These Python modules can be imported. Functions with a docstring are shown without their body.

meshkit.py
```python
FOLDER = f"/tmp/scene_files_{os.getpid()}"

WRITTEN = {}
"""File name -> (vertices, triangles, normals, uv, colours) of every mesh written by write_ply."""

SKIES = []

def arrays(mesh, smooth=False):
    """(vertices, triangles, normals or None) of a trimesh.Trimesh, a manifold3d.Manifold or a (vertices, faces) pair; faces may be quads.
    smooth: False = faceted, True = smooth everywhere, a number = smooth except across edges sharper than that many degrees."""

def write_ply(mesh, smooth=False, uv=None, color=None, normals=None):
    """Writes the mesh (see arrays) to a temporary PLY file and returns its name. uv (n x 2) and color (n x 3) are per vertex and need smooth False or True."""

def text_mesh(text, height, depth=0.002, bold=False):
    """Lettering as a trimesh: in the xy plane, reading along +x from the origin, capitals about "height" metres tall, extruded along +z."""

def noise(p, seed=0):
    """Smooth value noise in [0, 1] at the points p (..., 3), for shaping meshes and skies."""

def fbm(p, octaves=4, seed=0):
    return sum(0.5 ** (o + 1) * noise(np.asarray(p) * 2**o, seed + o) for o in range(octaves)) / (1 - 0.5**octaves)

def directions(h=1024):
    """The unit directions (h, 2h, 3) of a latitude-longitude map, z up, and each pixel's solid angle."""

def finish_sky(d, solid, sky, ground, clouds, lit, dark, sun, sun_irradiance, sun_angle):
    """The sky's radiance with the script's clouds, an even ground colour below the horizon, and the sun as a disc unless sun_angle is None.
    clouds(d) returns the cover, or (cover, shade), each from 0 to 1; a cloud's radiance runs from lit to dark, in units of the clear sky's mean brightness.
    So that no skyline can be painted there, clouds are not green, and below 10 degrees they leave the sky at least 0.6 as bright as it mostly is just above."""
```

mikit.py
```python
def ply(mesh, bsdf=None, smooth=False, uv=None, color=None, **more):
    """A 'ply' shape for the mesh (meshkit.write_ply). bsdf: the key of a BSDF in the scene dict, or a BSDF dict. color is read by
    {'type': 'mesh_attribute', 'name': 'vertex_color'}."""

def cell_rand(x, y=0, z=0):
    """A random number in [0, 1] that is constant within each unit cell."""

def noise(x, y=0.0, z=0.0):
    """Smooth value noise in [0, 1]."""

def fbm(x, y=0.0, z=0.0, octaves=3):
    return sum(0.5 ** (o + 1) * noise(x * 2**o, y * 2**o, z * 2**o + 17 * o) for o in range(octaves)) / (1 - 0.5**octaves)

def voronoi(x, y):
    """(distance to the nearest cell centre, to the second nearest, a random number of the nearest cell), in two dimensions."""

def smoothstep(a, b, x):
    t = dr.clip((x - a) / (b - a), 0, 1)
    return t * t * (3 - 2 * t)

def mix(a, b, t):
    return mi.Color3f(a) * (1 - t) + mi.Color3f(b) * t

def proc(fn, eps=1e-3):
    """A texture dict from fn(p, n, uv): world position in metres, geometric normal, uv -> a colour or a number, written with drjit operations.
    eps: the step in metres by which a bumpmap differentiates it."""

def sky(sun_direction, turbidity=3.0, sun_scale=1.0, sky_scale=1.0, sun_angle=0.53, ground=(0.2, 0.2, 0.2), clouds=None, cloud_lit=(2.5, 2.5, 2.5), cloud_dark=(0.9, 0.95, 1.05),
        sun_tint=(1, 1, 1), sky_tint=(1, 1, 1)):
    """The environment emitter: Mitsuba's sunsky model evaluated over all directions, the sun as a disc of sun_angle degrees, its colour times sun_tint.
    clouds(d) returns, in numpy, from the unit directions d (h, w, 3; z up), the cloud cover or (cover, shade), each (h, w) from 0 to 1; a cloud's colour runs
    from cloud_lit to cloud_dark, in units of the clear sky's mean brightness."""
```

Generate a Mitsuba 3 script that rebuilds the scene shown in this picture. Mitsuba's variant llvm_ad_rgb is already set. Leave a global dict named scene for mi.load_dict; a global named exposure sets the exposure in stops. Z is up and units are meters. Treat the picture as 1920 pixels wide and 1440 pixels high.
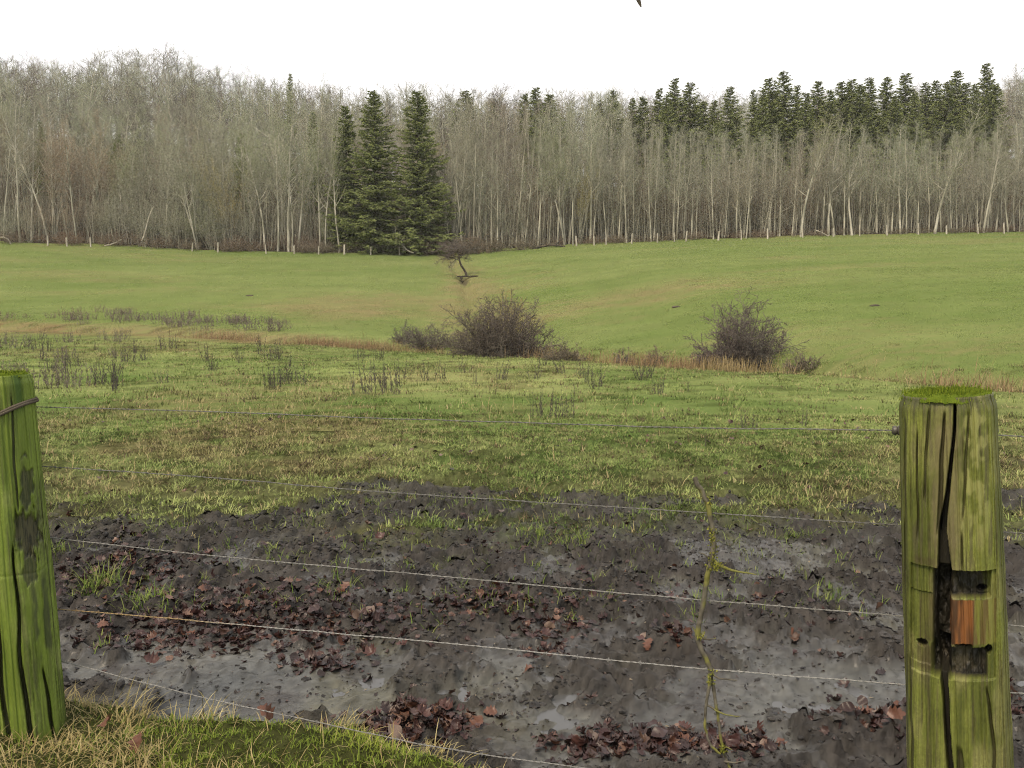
import math, numpy as np, trimesh, mitsuba as mi, drjit as dr, mikit, meshkit
from mikit import proc, noise as dnoise, fbm as dfbm, mix as dmix, smoothstep as dsmooth
T = mi.ScalarTransform4f
scene, labels = {}, {}

# ------------------------------------------------------------------ camera, sky, exposure
EYE = 1.30
FOCAL = 1920 / (2 * math.tan(math.radians(30)))           # the photograph is 1920 x 1440, 60 degrees across
PITCH = math.atan(120 / FOCAL)
FWD, UPV = np.array([0, math.cos(PITCH), -math.sin(PITCH)]), np.array([0, math.sin(PITCH), math.cos(PITCH)])
scene['camera'] = {'type': 'perspective', 'fov': 60.0, 'fov_axis': 'x', 'near_clip': 0.05, 'medium': {'type': 'ref', 'id': 'air'}, 'far_clip': 3000.0,
                   'to_world': T().look_at(origin=[0, 0, EYE], target=[0, float(FWD[1]), EYE + float(FWD[2])], up=[0, 0, 1])}
scene['sky'] = mikit.sky([-0.35, -0.5, 0.8], turbidity=4, sun_scale=0.2, sun_angle=14, clouds=lambda d: 1.0,
                         cloud_lit=(1.02, 1.0, 1.0), cloud_dark=(0.9, 0.92, 0.95), ground=(0.1, 0.11, 0.07))
exposure = 3.75
scene['air'] = {'type': 'homogeneous', 'albedo': {'type': 'rgb', 'value': [0.95, 0.95, 0.96]}, 'sigma_t': 0.00021}
scene['haze'] = {'type': 'cube', 'to_world': T().translate([0, 280, 41]).scale([470, 345, 49]), 'bsdf': {'type': 'null'}, 'interior': {'type': 'ref', 'id': 'air'}}
labels['haze'] = {'label': 'thin grey winter air between the fence and the wooded hill', 'category': 'haze', 'kind': 'stuff'}

# ------------------------------------------------------------------ helpers
fb, nz = meshkit.fbm, meshkit.noise
def sst(a, b, x):
    t = np.clip((x - a) / (b - a), 0, 1)
    return t * t * (3 - 2 * t)
def P3(x, y, s=1.0, k=0.0):
    return np.stack([np.asarray(x) * s, np.asarray(y) * s, np.full(np.shape(x), k, float)], -1)
def at(px, py, depth):
    d = FWD + np.array([1, 0, 0]) * (px - 960) / FOCAL + UPV * (720 - py) / FOCAL
    return np.array([0, 0, EYE]) + d * (depth / d[1])
def mixc(a, b, t):
    t = np.asarray(t)[..., None]
    return np.asarray(a) * (1 - t) + np.asarray(b) * t
def ref(k): return {'type': 'ref', 'id': k}
def tag(key, label=None, cat=None, group=None, kind=None):
    d = {}
    if label: d['label'] = label
    if cat: d['category'] = cat
    if group: d['group'] = group
    if kind: d['kind'] = kind
    labels[key] = d
counts = {}
def numbered(name):
    n = counts.get(name, 0); counts[name] = n + 1
    return name if n == 0 else f'{name}_{n:03d}'
def joinm(parts):
    """parts: list of (v, f[, c]) -> one"""
    o, vs, fs, cs = 0, [], [], []
    for p in parts:
        vs.append(p[0]); fs.append(np.asarray(p[1]) + o); o += len(p[0])
        if len(p) > 2: cs.append(p[2])
    return (np.vstack(vs), np.vstack(fs), np.vstack(cs)) if cs else (np.vstack(vs), np.vstack(fs))

def tubes(P, R, sides=3):
    """P (n,k,3), R (n,k): n tubes of k rings"""
    n, k = P.shape[:2]
    t = np.gradient(P, axis=1)
    t /= np.linalg.norm(t, axis=2, keepdims=True) + 1e-12
    r = np.where(np.abs(t[:, :1, 2:]) < 0.85, np.array([0, 0, 1.0]), np.array([1.0, 0, 0]))
    a = np.cross(t, np.broadcast_to(r, t.shape)); a /= np.linalg.norm(a, axis=2, keepdims=True) + 1e-12
    b = np.cross(t, a)
    g = np.arange(sides) * 2 * np.pi / sides
    v = P[:, :, None] + R[:, :, None, None] * (np.cos(g)[None, None, :, None] * a[:, :, None] + np.sin(g)[None, None, :, None] * b[:, :, None])
    i, j = np.meshgrid(np.arange(k - 1), np.arange(sides), indexing='ij')
    q = np.stack([i * sides + j, i * sides + (j + 1) % sides, (i + 1) * sides + (j + 1) % sides, (i + 1) * sides + j], -1).reshape(-1, 4)
    f = np.vstack([q[:, [0, 1, 2]], q[:, [0, 2, 3]]])
    f = (f[None] + (np.arange(n) * k * sides)[:, None, None]).reshape(-1, 3)
    return v.reshape(-1, 3), f
def tube(pts, r, sides=6):
    pts = np.asarray(pts, float)
    return tubes(pts[None], np.broadcast_to(r, (1, len(pts))).astype(float), sides)
def smooth_path(pts, n):
    from scipy.interpolate import CubicSpline
    pts = np.asarray(pts, float)
    s = np.r_[0, np.cumsum(np.linalg.norm(np.diff(pts, axis=0), axis=1))]
    return CubicSpline(s, pts)(np.linspace(0, s[-1], n))
def grow(rng, S, D, L, k, trop=0.0, wob=0.1):
    d = D / np.linalg.norm(D, axis=1, keepdims=True); P = [S]; step = (L / k)[:, None]
    for i in range(k):
        d = d + rng.normal(0, wob, d.shape) + np.array([0, 0, trop])
        d /= np.linalg.norm(d, axis=1, keepdims=True)
        P.append(P[-1] + d * step)
    return np.stack(P, 1)
def kids(rng, P, R, m, s0, s1, ang, dang=0.25, up=0.0):
    """m children per parent: start, direction, s, parent's radius there"""
    n, k = P.shape[:2]
    s = s0 + (s1 - s0) * (np.arange(m)[None] + rng.random((n, m))) / m
    x = np.clip(s * (k - 1), 0, k - 1.001); i = x.astype(int); w = (x - i)[..., None]; r = np.arange(n)[:, None]
    S = P[r, i] * (1 - w) + P[r, i + 1] * w
    t = P[r, i + 1] - P[r, i]; t /= np.linalg.norm(t, axis=2, keepdims=True) + 1e-12
    q = rng.normal(0, 1, t.shape); q -= t * (q * t).sum(2, keepdims=True); q /= np.linalg.norm(q, axis=2, keepdims=True)
    a = (ang + rng.normal(0, dang, s.shape))[..., None]
    D = np.cos(a) * t + np.sin(a) * q + np.array([0, 0, up])
    return S.reshape(-1, 3), D.reshape(-1, 3), s.ravel(), (R[r, i] * (1 - w[..., 0]) + R[r, i + 1] * w[..., 0]).ravel()
def taper(P, r0, r1):
    k = P.shape[1]
    return np.asarray(r0)[:, None] * (1 - np.linspace(0, 1, k)) + np.asarray(r1)[:, None] * np.linspace(0, 1, k)

def bare_tree(seed, H=15, r=0.12, n0=1, lean=0.05, wob=0.05, base=0.0, spread=0.0, s0=0.3, m1=24, ang1=0.7, L1=0.25, prof=lambda s: 1 - 0.6 * s, trop1=0.08,
              m2=6, L2=0.4, m3=6, L3=0.35, rt=0.006, lt=0.016, k1=4, w2=0.13, w3=0.16, sides=5):
    """Returns (trunk mesh, crown mesh) of a leafless tree standing at the origin."""
    g = np.random.default_rng(seed)
    az = g.random(n0) * 6.283
    D = np.stack([np.cos(az) * spread * g.random(n0) ** .5, np.sin(az) * spread * g.random(n0) ** .5, np.ones(n0)], 1) + g.normal(0, lean, (n0, 3))
    S = np.stack([np.cos(az) * base * g.random(n0), np.sin(az) * base * g.random(n0), np.full(n0, -0.3)], 1)
    L0 = H * (0.72 + 0.28 * g.random(n0)) if n0 > 1 else np.array([H * 1.0])
    P0 = grow(g, S, D, L0, 12, 0.02 if spread < .3 else 0.05, wob)
    rr = r * (L0 / H)
    R0 = taper(P0, rr, rr * 0.12); R0[:, 0] *= 1.35
    S1, D1, s1, pr = kids(g, P0, R0, m1, s0, 0.99, ang1, 0.2)
    len1 = H * L1 * prof((s1 - s0) / (1 - s0)) * (0.6 + 0.6 * g.random(len(s1)))
    P1 = grow(g, S1, D1, len1, k1, trop1, 0.1)
    R1 = taper(P1, np.minimum(pr * 0.6, 0.004 + lt * len1), np.full(len(S1), rt))
    S2, D2, s2, pr2 = kids(g, P1, R1, m2, 0.2, 1.0, 0.65, 0.25)
    len2 = np.repeat(len1, m2) * L2 * (1.15 - 0.5 * s2) * (0.6 + 0.6 * g.random(len(S2)))
    P2 = grow(g, S2, D2, len2, 3, trop1 * 0.8, w2)
    R2 = taper(P2, np.minimum(pr2 * 0.8, rt * 1.8), np.full(len(S2), rt * 0.7))
    trunk = joinm([tubes(P0, R0, sides), tubes(P1, R1, 4)])
    cr = [tubes(P2, R2, 3)]
    if m3:
        S3, D3, s3, pr3 = kids(g, P2, R2, m3, 0.15, 1.0, 0.6, 0.3)
        len3 = np.maximum(0.25 * L3 + np.repeat(len2, m3) * L3 * (0.6 + 0.8 * g.random(len(S3))), 0.02)
        P3_ = grow(g, S3, D3, len3, 2, trop1, w3)
        cr.append(tubes(P3_, taper(P3_, np.full(len(S3), rt), np.full(len(S3), rt * 0.45)), 3))
    return trunk, joinm(cr)

def spruce(seed, H=18, Rm=3.0, low=0.05, dens=1.0, ragged=0.2, r=0.2):
    g = np.random.default_rng(seed)
    P0 = grow(g, np.array([[0, 0, -0.4]]), np.array([[0, 0, 1.0]]), np.array([H]), 10, 0.05, 0.008)
    tr = tubes(P0, taper(P0, np.array([r]), np.array([0.015])), 6)
    nb = int(24 * H * dens)
    s = low + (0.985 - low) * (np.arange(nb) + g.random(nb)) / nb
    ang = g.random(nb) * 6.283
    x = s * 10; i = np.minimum(x.astype(int), 9); w = (x - i)[:, None]
    S = P0[0, i] * (1 - w) + P0[0, i + 1] * w
    sec = 1 + ragged * (nz(np.stack([np.cos(ang) * 1.3, np.sin(ang) * 1.3, s * 9], 1), seed) - 0.5) * 2
    L = (Rm * np.clip(1.02 - s, 0, 1) ** 0.78 * np.minimum(1, 0.72 + s * 2) * sec + 0.12) * (0.62 + 0.5 * g.random(nb))
    D = np.stack([np.cos(ang), np.sin(ang), 0.55 * s - 0.25 + g.normal(0, 0.1, nb)], 1)
    P1 = grow(g, S, D, L, 4, -0.03, 0.05)
    P1[:, -1, 2] += 0.10 * L
    br = tubes(P1, taper(P1, 0.008 + 0.008 * L, np.full(nb, 0.004)), 3)
    m = np.maximum(3, (19 * dens * L + 4)).astype(int)
    idx = np.repeat(np.arange(nb), m); n = len(idx)
    u = g.random(n) ** 0.75; xx = u * 3.999; ii = xx.astype(int); ww = (xx - ii)[:, None]
    C = P1[idx, ii] * (1 - ww) + P1[idx, ii + 1] * ww
    out = np.stack([np.cos(ang[idx]), np.sin(ang[idx]), np.zeros(n)], 1)
    side = np.stack([-out[:, 1], out[:, 0], out[:, 2]], 1) * g.normal(0, 0.8, n)[:, None]
    d = out * (0.25 + 0.6 * u)[:, None] + side + np.array([0, 0, -0.55]) * g.random(n)[:, None] + np.array([0, 0, 0.5]) * (s[idx] > 0.9)[:, None]
    d /= np.linalg.norm(d, axis=1, keepdims=True)
    ln = (0.34 + 0.36 * g.random(n)) * (0.5 + 0.6 * (1 - s[idx]))
    q = np.cross(d, g.normal(0, 1, (n, 3))); q /= np.linalg.norm(q, axis=1, keepdims=True)
    wd = (0.035 + 0.03 * g.random(n))[:, None]
    mid = C + d * (ln * 0.45)[:, None]
    v = np.stack([C, mid + q * wd, C + d * ln[:, None], mid - q * wd], 1).reshape(-1, 3)
    o = (np.arange(n) * 4)[:, None]
    f = np.vstack([o + np.array([[0, 1, 2]]), o + np.array([[0, 2, 3]])])
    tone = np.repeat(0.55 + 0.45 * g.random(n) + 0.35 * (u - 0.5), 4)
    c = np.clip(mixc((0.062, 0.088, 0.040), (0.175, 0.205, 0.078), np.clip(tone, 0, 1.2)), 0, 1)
    return tr, (v, f, c), br

def blades(root, h, w, az, bend, segs=2):
    """grass blades: root (n,3); az: lean azimuth; bend: how far the tip leans over (1 = lies flat)"""
    n = len(root); t = np.linspace(0, 1, segs + 1)
    out = np.stack([np.cos(az), np.sin(az), np.zeros(n)], 1); sd = np.stack([-np.sin(az), np.cos(az), np.zeros(n)], 1)
    th = bend[:, None] * 1.45 * (0.45 + 0.75 * t[None])      # angle from vertical along the blade
    dx = np.cumsum(np.sin(th) / segs, 1); dz = np.cumsum(np.cos(th) / segs, 1)
    dx = np.concatenate([np.zeros((n, 1)), dx[:, :-1]], 1) * h[:, None]; dz = np.concatenate([np.zeros((n, 1)), dz[:, :-1]], 1) * h[:, None]
    C = root[:, None] + out[:, None] * dx[..., None] + np.array([0, 0, 1.0]) * dz[..., None]
    ww = (w[:, None] * (1 - 0.55 * t[None, :-1]))[..., None] * 0.5
    A, B = C[:, :-1] + sd[:, None] * ww, C[:, :-1] - sd[:, None] * ww
    v = np.concatenate([np.stack([A, B], 2).reshape(n, -1, 3), C[:, -1:]], 1); k = 2 * segs + 1
    f = []
    for i in range(segs - 1): f += [[2 * i, 2 * i + 1, 2 * i + 3], [2 * i, 2 * i + 3, 2 * i + 2]]
    f.append([2 * segs - 2, 2 * segs - 1, 2 * segs])
    f = (np.array(f)[None] + (np.arange(n) * k)[:, None, None]).reshape(-1, 3)
    return v.reshape(-1, 3), f, k

def grid(xs, ys, hf):
    X, Y = np.meshgrid(xs, ys, indexing='xy'); Z = hf(X, Y)
    v = np.stack([X, Y, Z], -1).reshape(-1, 3); nx = len(xs)
    i, j = np.meshgrid(np.arange(len(ys) - 1), np.arange(nx - 1), indexing='ij'); a = (i * nx + j).ravel()
    return v, np.vstack([np.stack([a, a + 1, a + nx + 1], 1), np.stack([a, a + nx + 1, a + nx], 1)])
def spaced(a, b, f):
    x = [a]
    while x[-1] < b: x.append(x[-1] + f(x[-1]))
    return np.array(x)

# ------------------------------------------------------------------ materials
def vcol(kind='diffuse', **kw):
    t = {'type': 'mesh_attribute', 'name': 'vertex_color'}
    return {'type': 'diffuse', 'reflectance': t} if kind == 'diffuse' else {'type': 'principled', 'base_color': t, **kw}
def two(b): return {'type': 'twosided', 'bsdf': b}
def rgb(*c): return {'type': 'rgb', 'value': list(c)}
def bark(a, b, sc=1.0):
    return two({'type': 'diffuse', 'reflectance': proc(lambda p, n, uv: dmix(a, b, dsmooth(0.3, 0.7, dfbm(p.x * 2.1 * sc, p.y * 2.1 * sc, p.z * 0.55 * sc, 3))))})
scene['mat_blade'] = two(vcol())
scene['mat_blade_near'] = two(vcol('p', roughness=0.6, specular=0.12))
scene['mat_needle'] = two(vcol())
scene['mat_leaf'] = two(vcol('p', roughness=0.42, specular=0.3))
scene['mat_wood_post'] = two(vcol('p', roughness=0.62, specular=0.3))
scene['mat_moss'] = two(vcol())
scene['mat_bark_pale'] = bark((0.43, 0.41, 0.34), (0.23, 0.225, 0.17))
scene['mat_bark_pole'] = bark((0.389, 0.373, 0.297), (0.173, 0.167, 0.130))
scene['mat_bark_grey'] = bark((0.333, 0.322, 0.253), (0.149, 0.149, 0.115))
scene['mat_bark_dark'] = bark((0.10, 0.085, 0.065), (0.05, 0.045, 0.038))
def twigs(a, b, c):
    return two({'type': 'diffuse', 'reflectance': proc(lambda p, n, uv: dmix(dmix(a, b, dsmooth(0.35, 0.65, dnoise(p.x * 0.16, p.y * 0.1, p.z * 0.08))), c, dsmooth(0.55, 0.75, dnoise(p.x * 0.11 + 40.0, p.y * 0.1, p.z * 0.05)) * 0.8))})
scene['mat_twig_mixed'] = twigs((0.269, 0.275, 0.198), (0.269, 0.288, 0.179), (0.294, 0.218, 0.160))
scene['mat_twig_pole'] = twigs((0.269, 0.269, 0.205), (0.275, 0.294, 0.211), (0.243, 0.215, 0.173))
scene['mat_twig_hill'] = twigs((0.312, 0.324, 0.264), (0.282, 0.306, 0.216), (0.324, 0.312, 0.270))
scene['mat_twig_yellow'] = twigs((0.276, 0.230, 0.103), (0.241, 0.230, 0.103), (0.287, 0.207, 0.103))
scene['mat_twig_bush'] = twigs((0.135, 0.112, 0.104), (0.115, 0.108, 0.088), (0.14, 0.108, 0.096))
scene['mat_twig_brown'] = twigs((0.18, 0.145, 0.11), (0.155, 0.135, 0.10), (0.19, 0.14, 0.105))
scene['mat_twig_weed'] = twigs((0.105, 0.088, 0.076), (0.09, 0.084, 0.068), (0.12, 0.09, 0.068))
scene['mat_twig_clump'] = twigs((0.19, 0.16, 0.135), (0.17, 0.15, 0.12), (0.20, 0.155, 0.125))
scene['mat_old_wood'] = bark((0.44, 0.41, 0.34), (0.28, 0.26, 0.21), 3.0)
scene['mat_wire'] = {'type': 'principled', 'base_color': proc(lambda p, n, uv: dmix((0.165, 0.165, 0.158), (0.09, 0.087, 0.08), dfbm(p.x * 30, p.y * 30, p.z * 30, 2))), 'roughness': 0.55, 'specular': 0.2}
scene['mat_wire_bright'] = {'type': 'principled', 'base_color': proc(lambda p, n, uv: dmix((0.235, 0.235, 0.225), (0.13, 0.127, 0.115), dfbm(p.x * 30, p.y * 30, p.z * 30, 2))), 'roughness': 0.5, 'specular': 0.3}
scene['mat_wire_rust'] = {'type': 'principled', 'base_color': proc(lambda p, n, uv: dmix((0.22, 0.22, 0.21), dmix((0.20, 0.12, 0.05), (0.30, 0.24, 0.12), dfbm(p.x * 40, p.y * 40, p.z * 40, 2)), dsmooth(-0.7, -1.05, p.x + 0.25 * (dfbm(p.x * 12, 0.0, 0.0, 2) - 0.5)))), 'roughness': 0.55}
scene['mat_insulator'] = {'type': 'principled', 'base_color': rgb(0.06, 0.055, 0.045), 'roughness': 0.5}
scene['mat_puddle'] = {'type': 'roughplastic', 'diffuse_reflectance': rgb(0.062, 0.063, 0.062), 'specular_reflectance': 1.0, 'alpha': 0.06, 'int_ior': 1.33}
scene['mat_mud'] = {'type': 'twosided', 'bsdf': {'type': 'bumpmap', 'arbitrary': {**proc(lambda p, n, uv: dfbm(p.x * 55, p.y * 55, p.z * 55, 3) * 0.010 + dfbm(p.x * 190, p.y * 190, p.z * 190, 2) * 0.0028, 2e-3)}, 'scale': 1.0,
                    'bsdf': vcol('p', roughness=0.6, specular=0.10)}}
scene['mat_silt'] = {'type': 'twosided', 'bsdf': {'type': 'bumpmap', 'arbitrary': {**proc(lambda p, n, uv: dfbm(p.x * 45, p.y * 45, p.z * 45, 3) * 0.007, 2e-3)}, 'scale': 1.0, 'bsdf': vcol('p', roughness=0.38, specular=0.24)}}
scene['mat_soil'] = two(vcol())
scene['mat_clod'] = two(vcol('p', roughness=0.6, specular=0.2))
scene['mat_twig_lichen'] = two(vcol())

# ------------------------------------------------------------------ terrain
DX = np.array([-60, -30, -17, -7.8, -0.6, 6.7, 9.8, 20, 60.0]); DY = np.array([50, 47, 43, 38, 33, 25.5, 19, 14, 10.0]); DR = np.array([-0.1, -0.28, -0.52, -0.91, -1.27, -1.38, -1.4, -1.4, -1.4])
EPX = np.array([-900, 0, 200, 400, 600, 760, 900, 1000, 1100, 1300, 1500, 1700, 1920, 2900.0]); EPY = np.array([440, 458, 463, 473, 477, 478, 472, 466, 460, 452, 445, 440, 437, 425.0])
EDGE_Y = 105.0
EX = (EPX - 960) / FOCAL * EDGE_Y
ER = np.array([at(a, b, EDGE_Y)[2] - EYE for a, b in zip(EPX, EPY)])
def brook_x(y): return np.interp(y, [30, 36, 50, 66, 80, 92, 105, 130], [-0.8, -1.4, -2.2, -3.3, -4.6, -6.0, -7.5, -8])
def verge_edge(x): return np.interp(x, [-6, -2.5, -1.4, -0.87, -0.35, -0.14, 0.5, 1.5, 6], [3.45, 3.15, 2.98, 2.84, 2.66, 2.53, 2.13, 1.8, 1.5])
PUDDLES = [(1040, 1338, 0.085, 0.05), (700, 1293, 0.07, 0.04), (1600, 1301, 0.07, 0.035), (868, 1318, 0.05, 0.05), (1462, 1343, 0.06, 0.03), (1912, 1310, 0.09, 0.05), (1560, 1345, 0.09, 0.04), (1180, 1318, 0.035, 0.02), (640, 1310, 0.04, 0.02)]
def H0(x, y):
    """the lie of the land"""
    x, y = np.asarray(x, float), np.asarray(y, float)
    yd, rd = np.interp(x, DX, DY), np.interp(x, DX, DR)
    re = np.interp(x / np.maximum(y, 30) * EDGE_Y, EX, ER)
    near = -1.40 + (rd + 1.40) * sst(6, 1, 0 * y) * 0 + (rd + 1.40) * np.clip((y - 7) / np.maximum(yd - 7, 3), 0, 1) ** 1.5
    t = np.clip((y - yd) / (EDGE_Y - yd), 0, 1.0)
    far = rd + (re - rd) * (0.9 * t + 0.1 * t * t)
    rel = np.where(y < yd, near, far)
    k = 0.205 + 0.10 * sst(-20, -100, x) + 0.045 * sst(60, 140, x)
    yh = np.minimum(y, 225) + 0.25 * np.clip(y - 225, 0, 60)
    rel = rel + np.where(y > EDGE_Y, k * (yh - EDGE_Y), 0) 
    d = np.abs(y - yd) / 1.25
    rel = rel - 0.45 * np.exp(-(d / 0.8) ** 2)
    b = x - brook_x(y)
    rel = rel - sst(31, 36, y) * sst(116, 100, y) * (0.45 * np.exp(-(b / 0.35) ** 2) + 0.34 * np.exp(-(b / 4.5) ** 2))
    rel = rel + sst(8, 20, y) * (0.22 * (fb(P3(x, y, 0.16), 3, 5) - 0.5) + 0.09 * (fb(P3(x, y, 0.8), 3, 6) - 0.5) * sst(34, 26, y)) * (1 - 0.85 * sst(yd + 1, yd + 7, y))
    return EYE + rel
def puddle_centres():
    out = []
    for px, py, rx, ry in PUDDLES:
        d = 1.415 * FOCAL / (py - 600.0); p = at(px, py, d); out.append((p[0], d, rx, ry))
    return out
PUD = puddle_centres()
def slick(x, y):
    w = 0.25 * (fb(P3(x, y, 1.6), 3, 21) - 0.5)
    a = sst(2.55, 2.85, y + w) * sst(4.05, 3.5, y + w + 0.06 * x) * (1 - 0.75 * sst(0.5, 0.6, fb(P3(x, y, 2.8), 3, 27)))
    b = 0.62 * sst(0.52, 0.64, fb(P3(x, y, 3.6), 3, 23)) * sst(6.0, 5.2, y)
    return np.clip(np.maximum(a, b) - 0.85 * sst(0.9, 1.3, x) * sst(3.05, 2.75, y) * sst(0.42, 0.5, fb(P3(x, y, 2.5), 2, 24)), 0, 1)
def vergem(x, y): return sst(0.10, -0.12, y - verge_edge(x) + 0.12 * (fb(P3(x, y, 4.0), 3, 31) - 0.5))
def wetpit(x, y):
    s = 0
    for cx, cy, rx, ry in PUD:
        q = ((x - cx) / rx) ** 2 + ((y - cy) / (ry * 2.2)) ** 2
        s = np.maximum(s, np.exp(-0.55 * q))
    return s
def turf(x, y):
    """how much of the ground is under turf, 0 mud .. 1 grass"""
    e = 6.35 - 0.055 * x + 1.5 * (fb(P3(x, y, 0.9), 3, 41) - 0.5) + 0.5 * (fb(P3(x, y, 3.0), 2, 42) - 0.5)
    e = e - 0.55 * sst(-0.2, -1.2, x) + 1.0 * (fb(P3(x, y, 5.0), 3, 45) - 0.5) + 0.7 * (nz(P3(x, y, 13.0), 46) - 0.5)
    g = sst(-1.1, 0.8, y - e)
    bare = sst(0.60, 0.68, fb(P3(x, y, 0.75), 3, 43)) * sst(9, 8, y)
    return np.maximum(g * (1 - 0.9 * bare), vergem(x, y))
def hoofs(x, y):
    c = 0.23; gx, gy = np.floor(x / c), np.floor(y / c); out = np.zeros(np.shape(x))
    for a in (-1, 0, 1):
        for b in (-1, 0, 1):
            i, j = gx + a, gy + b
            h = [nz(P3(i, j, 1.0, 0.0), 200 + q) for q in range(4)]
            dx, dy = x - (i + h[0]) * c, y - (j + h[1]) * c
            an = h[2] * 3.14; u, w = dx * np.cos(an) + dy * np.sin(an), -dx * np.sin(an) + dy * np.cos(an)
            d = np.hypot(u / 0.062, w / 0.046)
            out += (h[3] > 0.42) * (-0.038 * sst(1.0, 0.6, d) + 0.014 * np.exp(-((d - 1.2) / 0.22) ** 2)) * (0.5 + h[3])
    return out
def mud_detail(x, y):
    s, v, t = slick(x, y), vergem(x, y), turf(x, y)
    big = fb(P3(x, y, 3.2), 3, 11) - 0.5
    hoof = sst(0.60, 0.50, nz(P3(x, y, 9.0), 17)) * (1 - s) * (1 - v)
    mid = 0.5 - np.abs(2 * fb(P3(x, y, 7.5), 3, 12) - 1)
    fine = fb(P3(x, y, 26), 3, 13) - 0.5
    clod = sst(0.52, 0.62, fb(P3(x, y, 11), 2, 14)) * (0.5 + nz(P3(x, y, 23), 15))
    a = (1 - 0.80 * s) * (1 - 0.55 * t)
    h = 0.060 * big * (1 - 0.6 * s) + a * (0.052 * mid + 0.036 * clod - 0.012 * hoof) + (0.052 * a + 0.012) * fine + 0.007 * a * nz(P3(x, y, 58), 18)
    h = h + hoofs(x, y) * (1 - v) * (1 - 0.8 * s) * (1 - 0.7 * t)
    return h + 0.11 * v + 0.03 * v * (fb(P3(x, y, 5), 3, 16) - 0.3) - 0.032 * wetpit(x, y) * (1 - v) - 0.012 * s
NX0, NX1, NY0, NY1 = -8.0, 8.5, 1.2, 11.0
def near_mask(x, y, m=0.6): return sst(NX0, NX0 + m, x) * sst(NX1, NX1 - m, x) * sst(NY1, NY1 - 2 * m, y) * sst(NY0 - 0.1, NY0 + 0.2, y)
def HM(x, y):
    """the ground as built near the fence"""
    x, y = np.asarray(x, float), np.asarray(y, float)
    inside = (x > NX0) & (x < NX1) & (y > NY0) & (y < NY1)
    h = H0(x, y)
    if inside.any():
        h = np.array(h, float, ndmin=0, copy=True)
        d = near_mask(x, y) * mud_detail(x, y) + 0.006
        h = np.where(inside, h + d, h)
    return h
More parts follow.
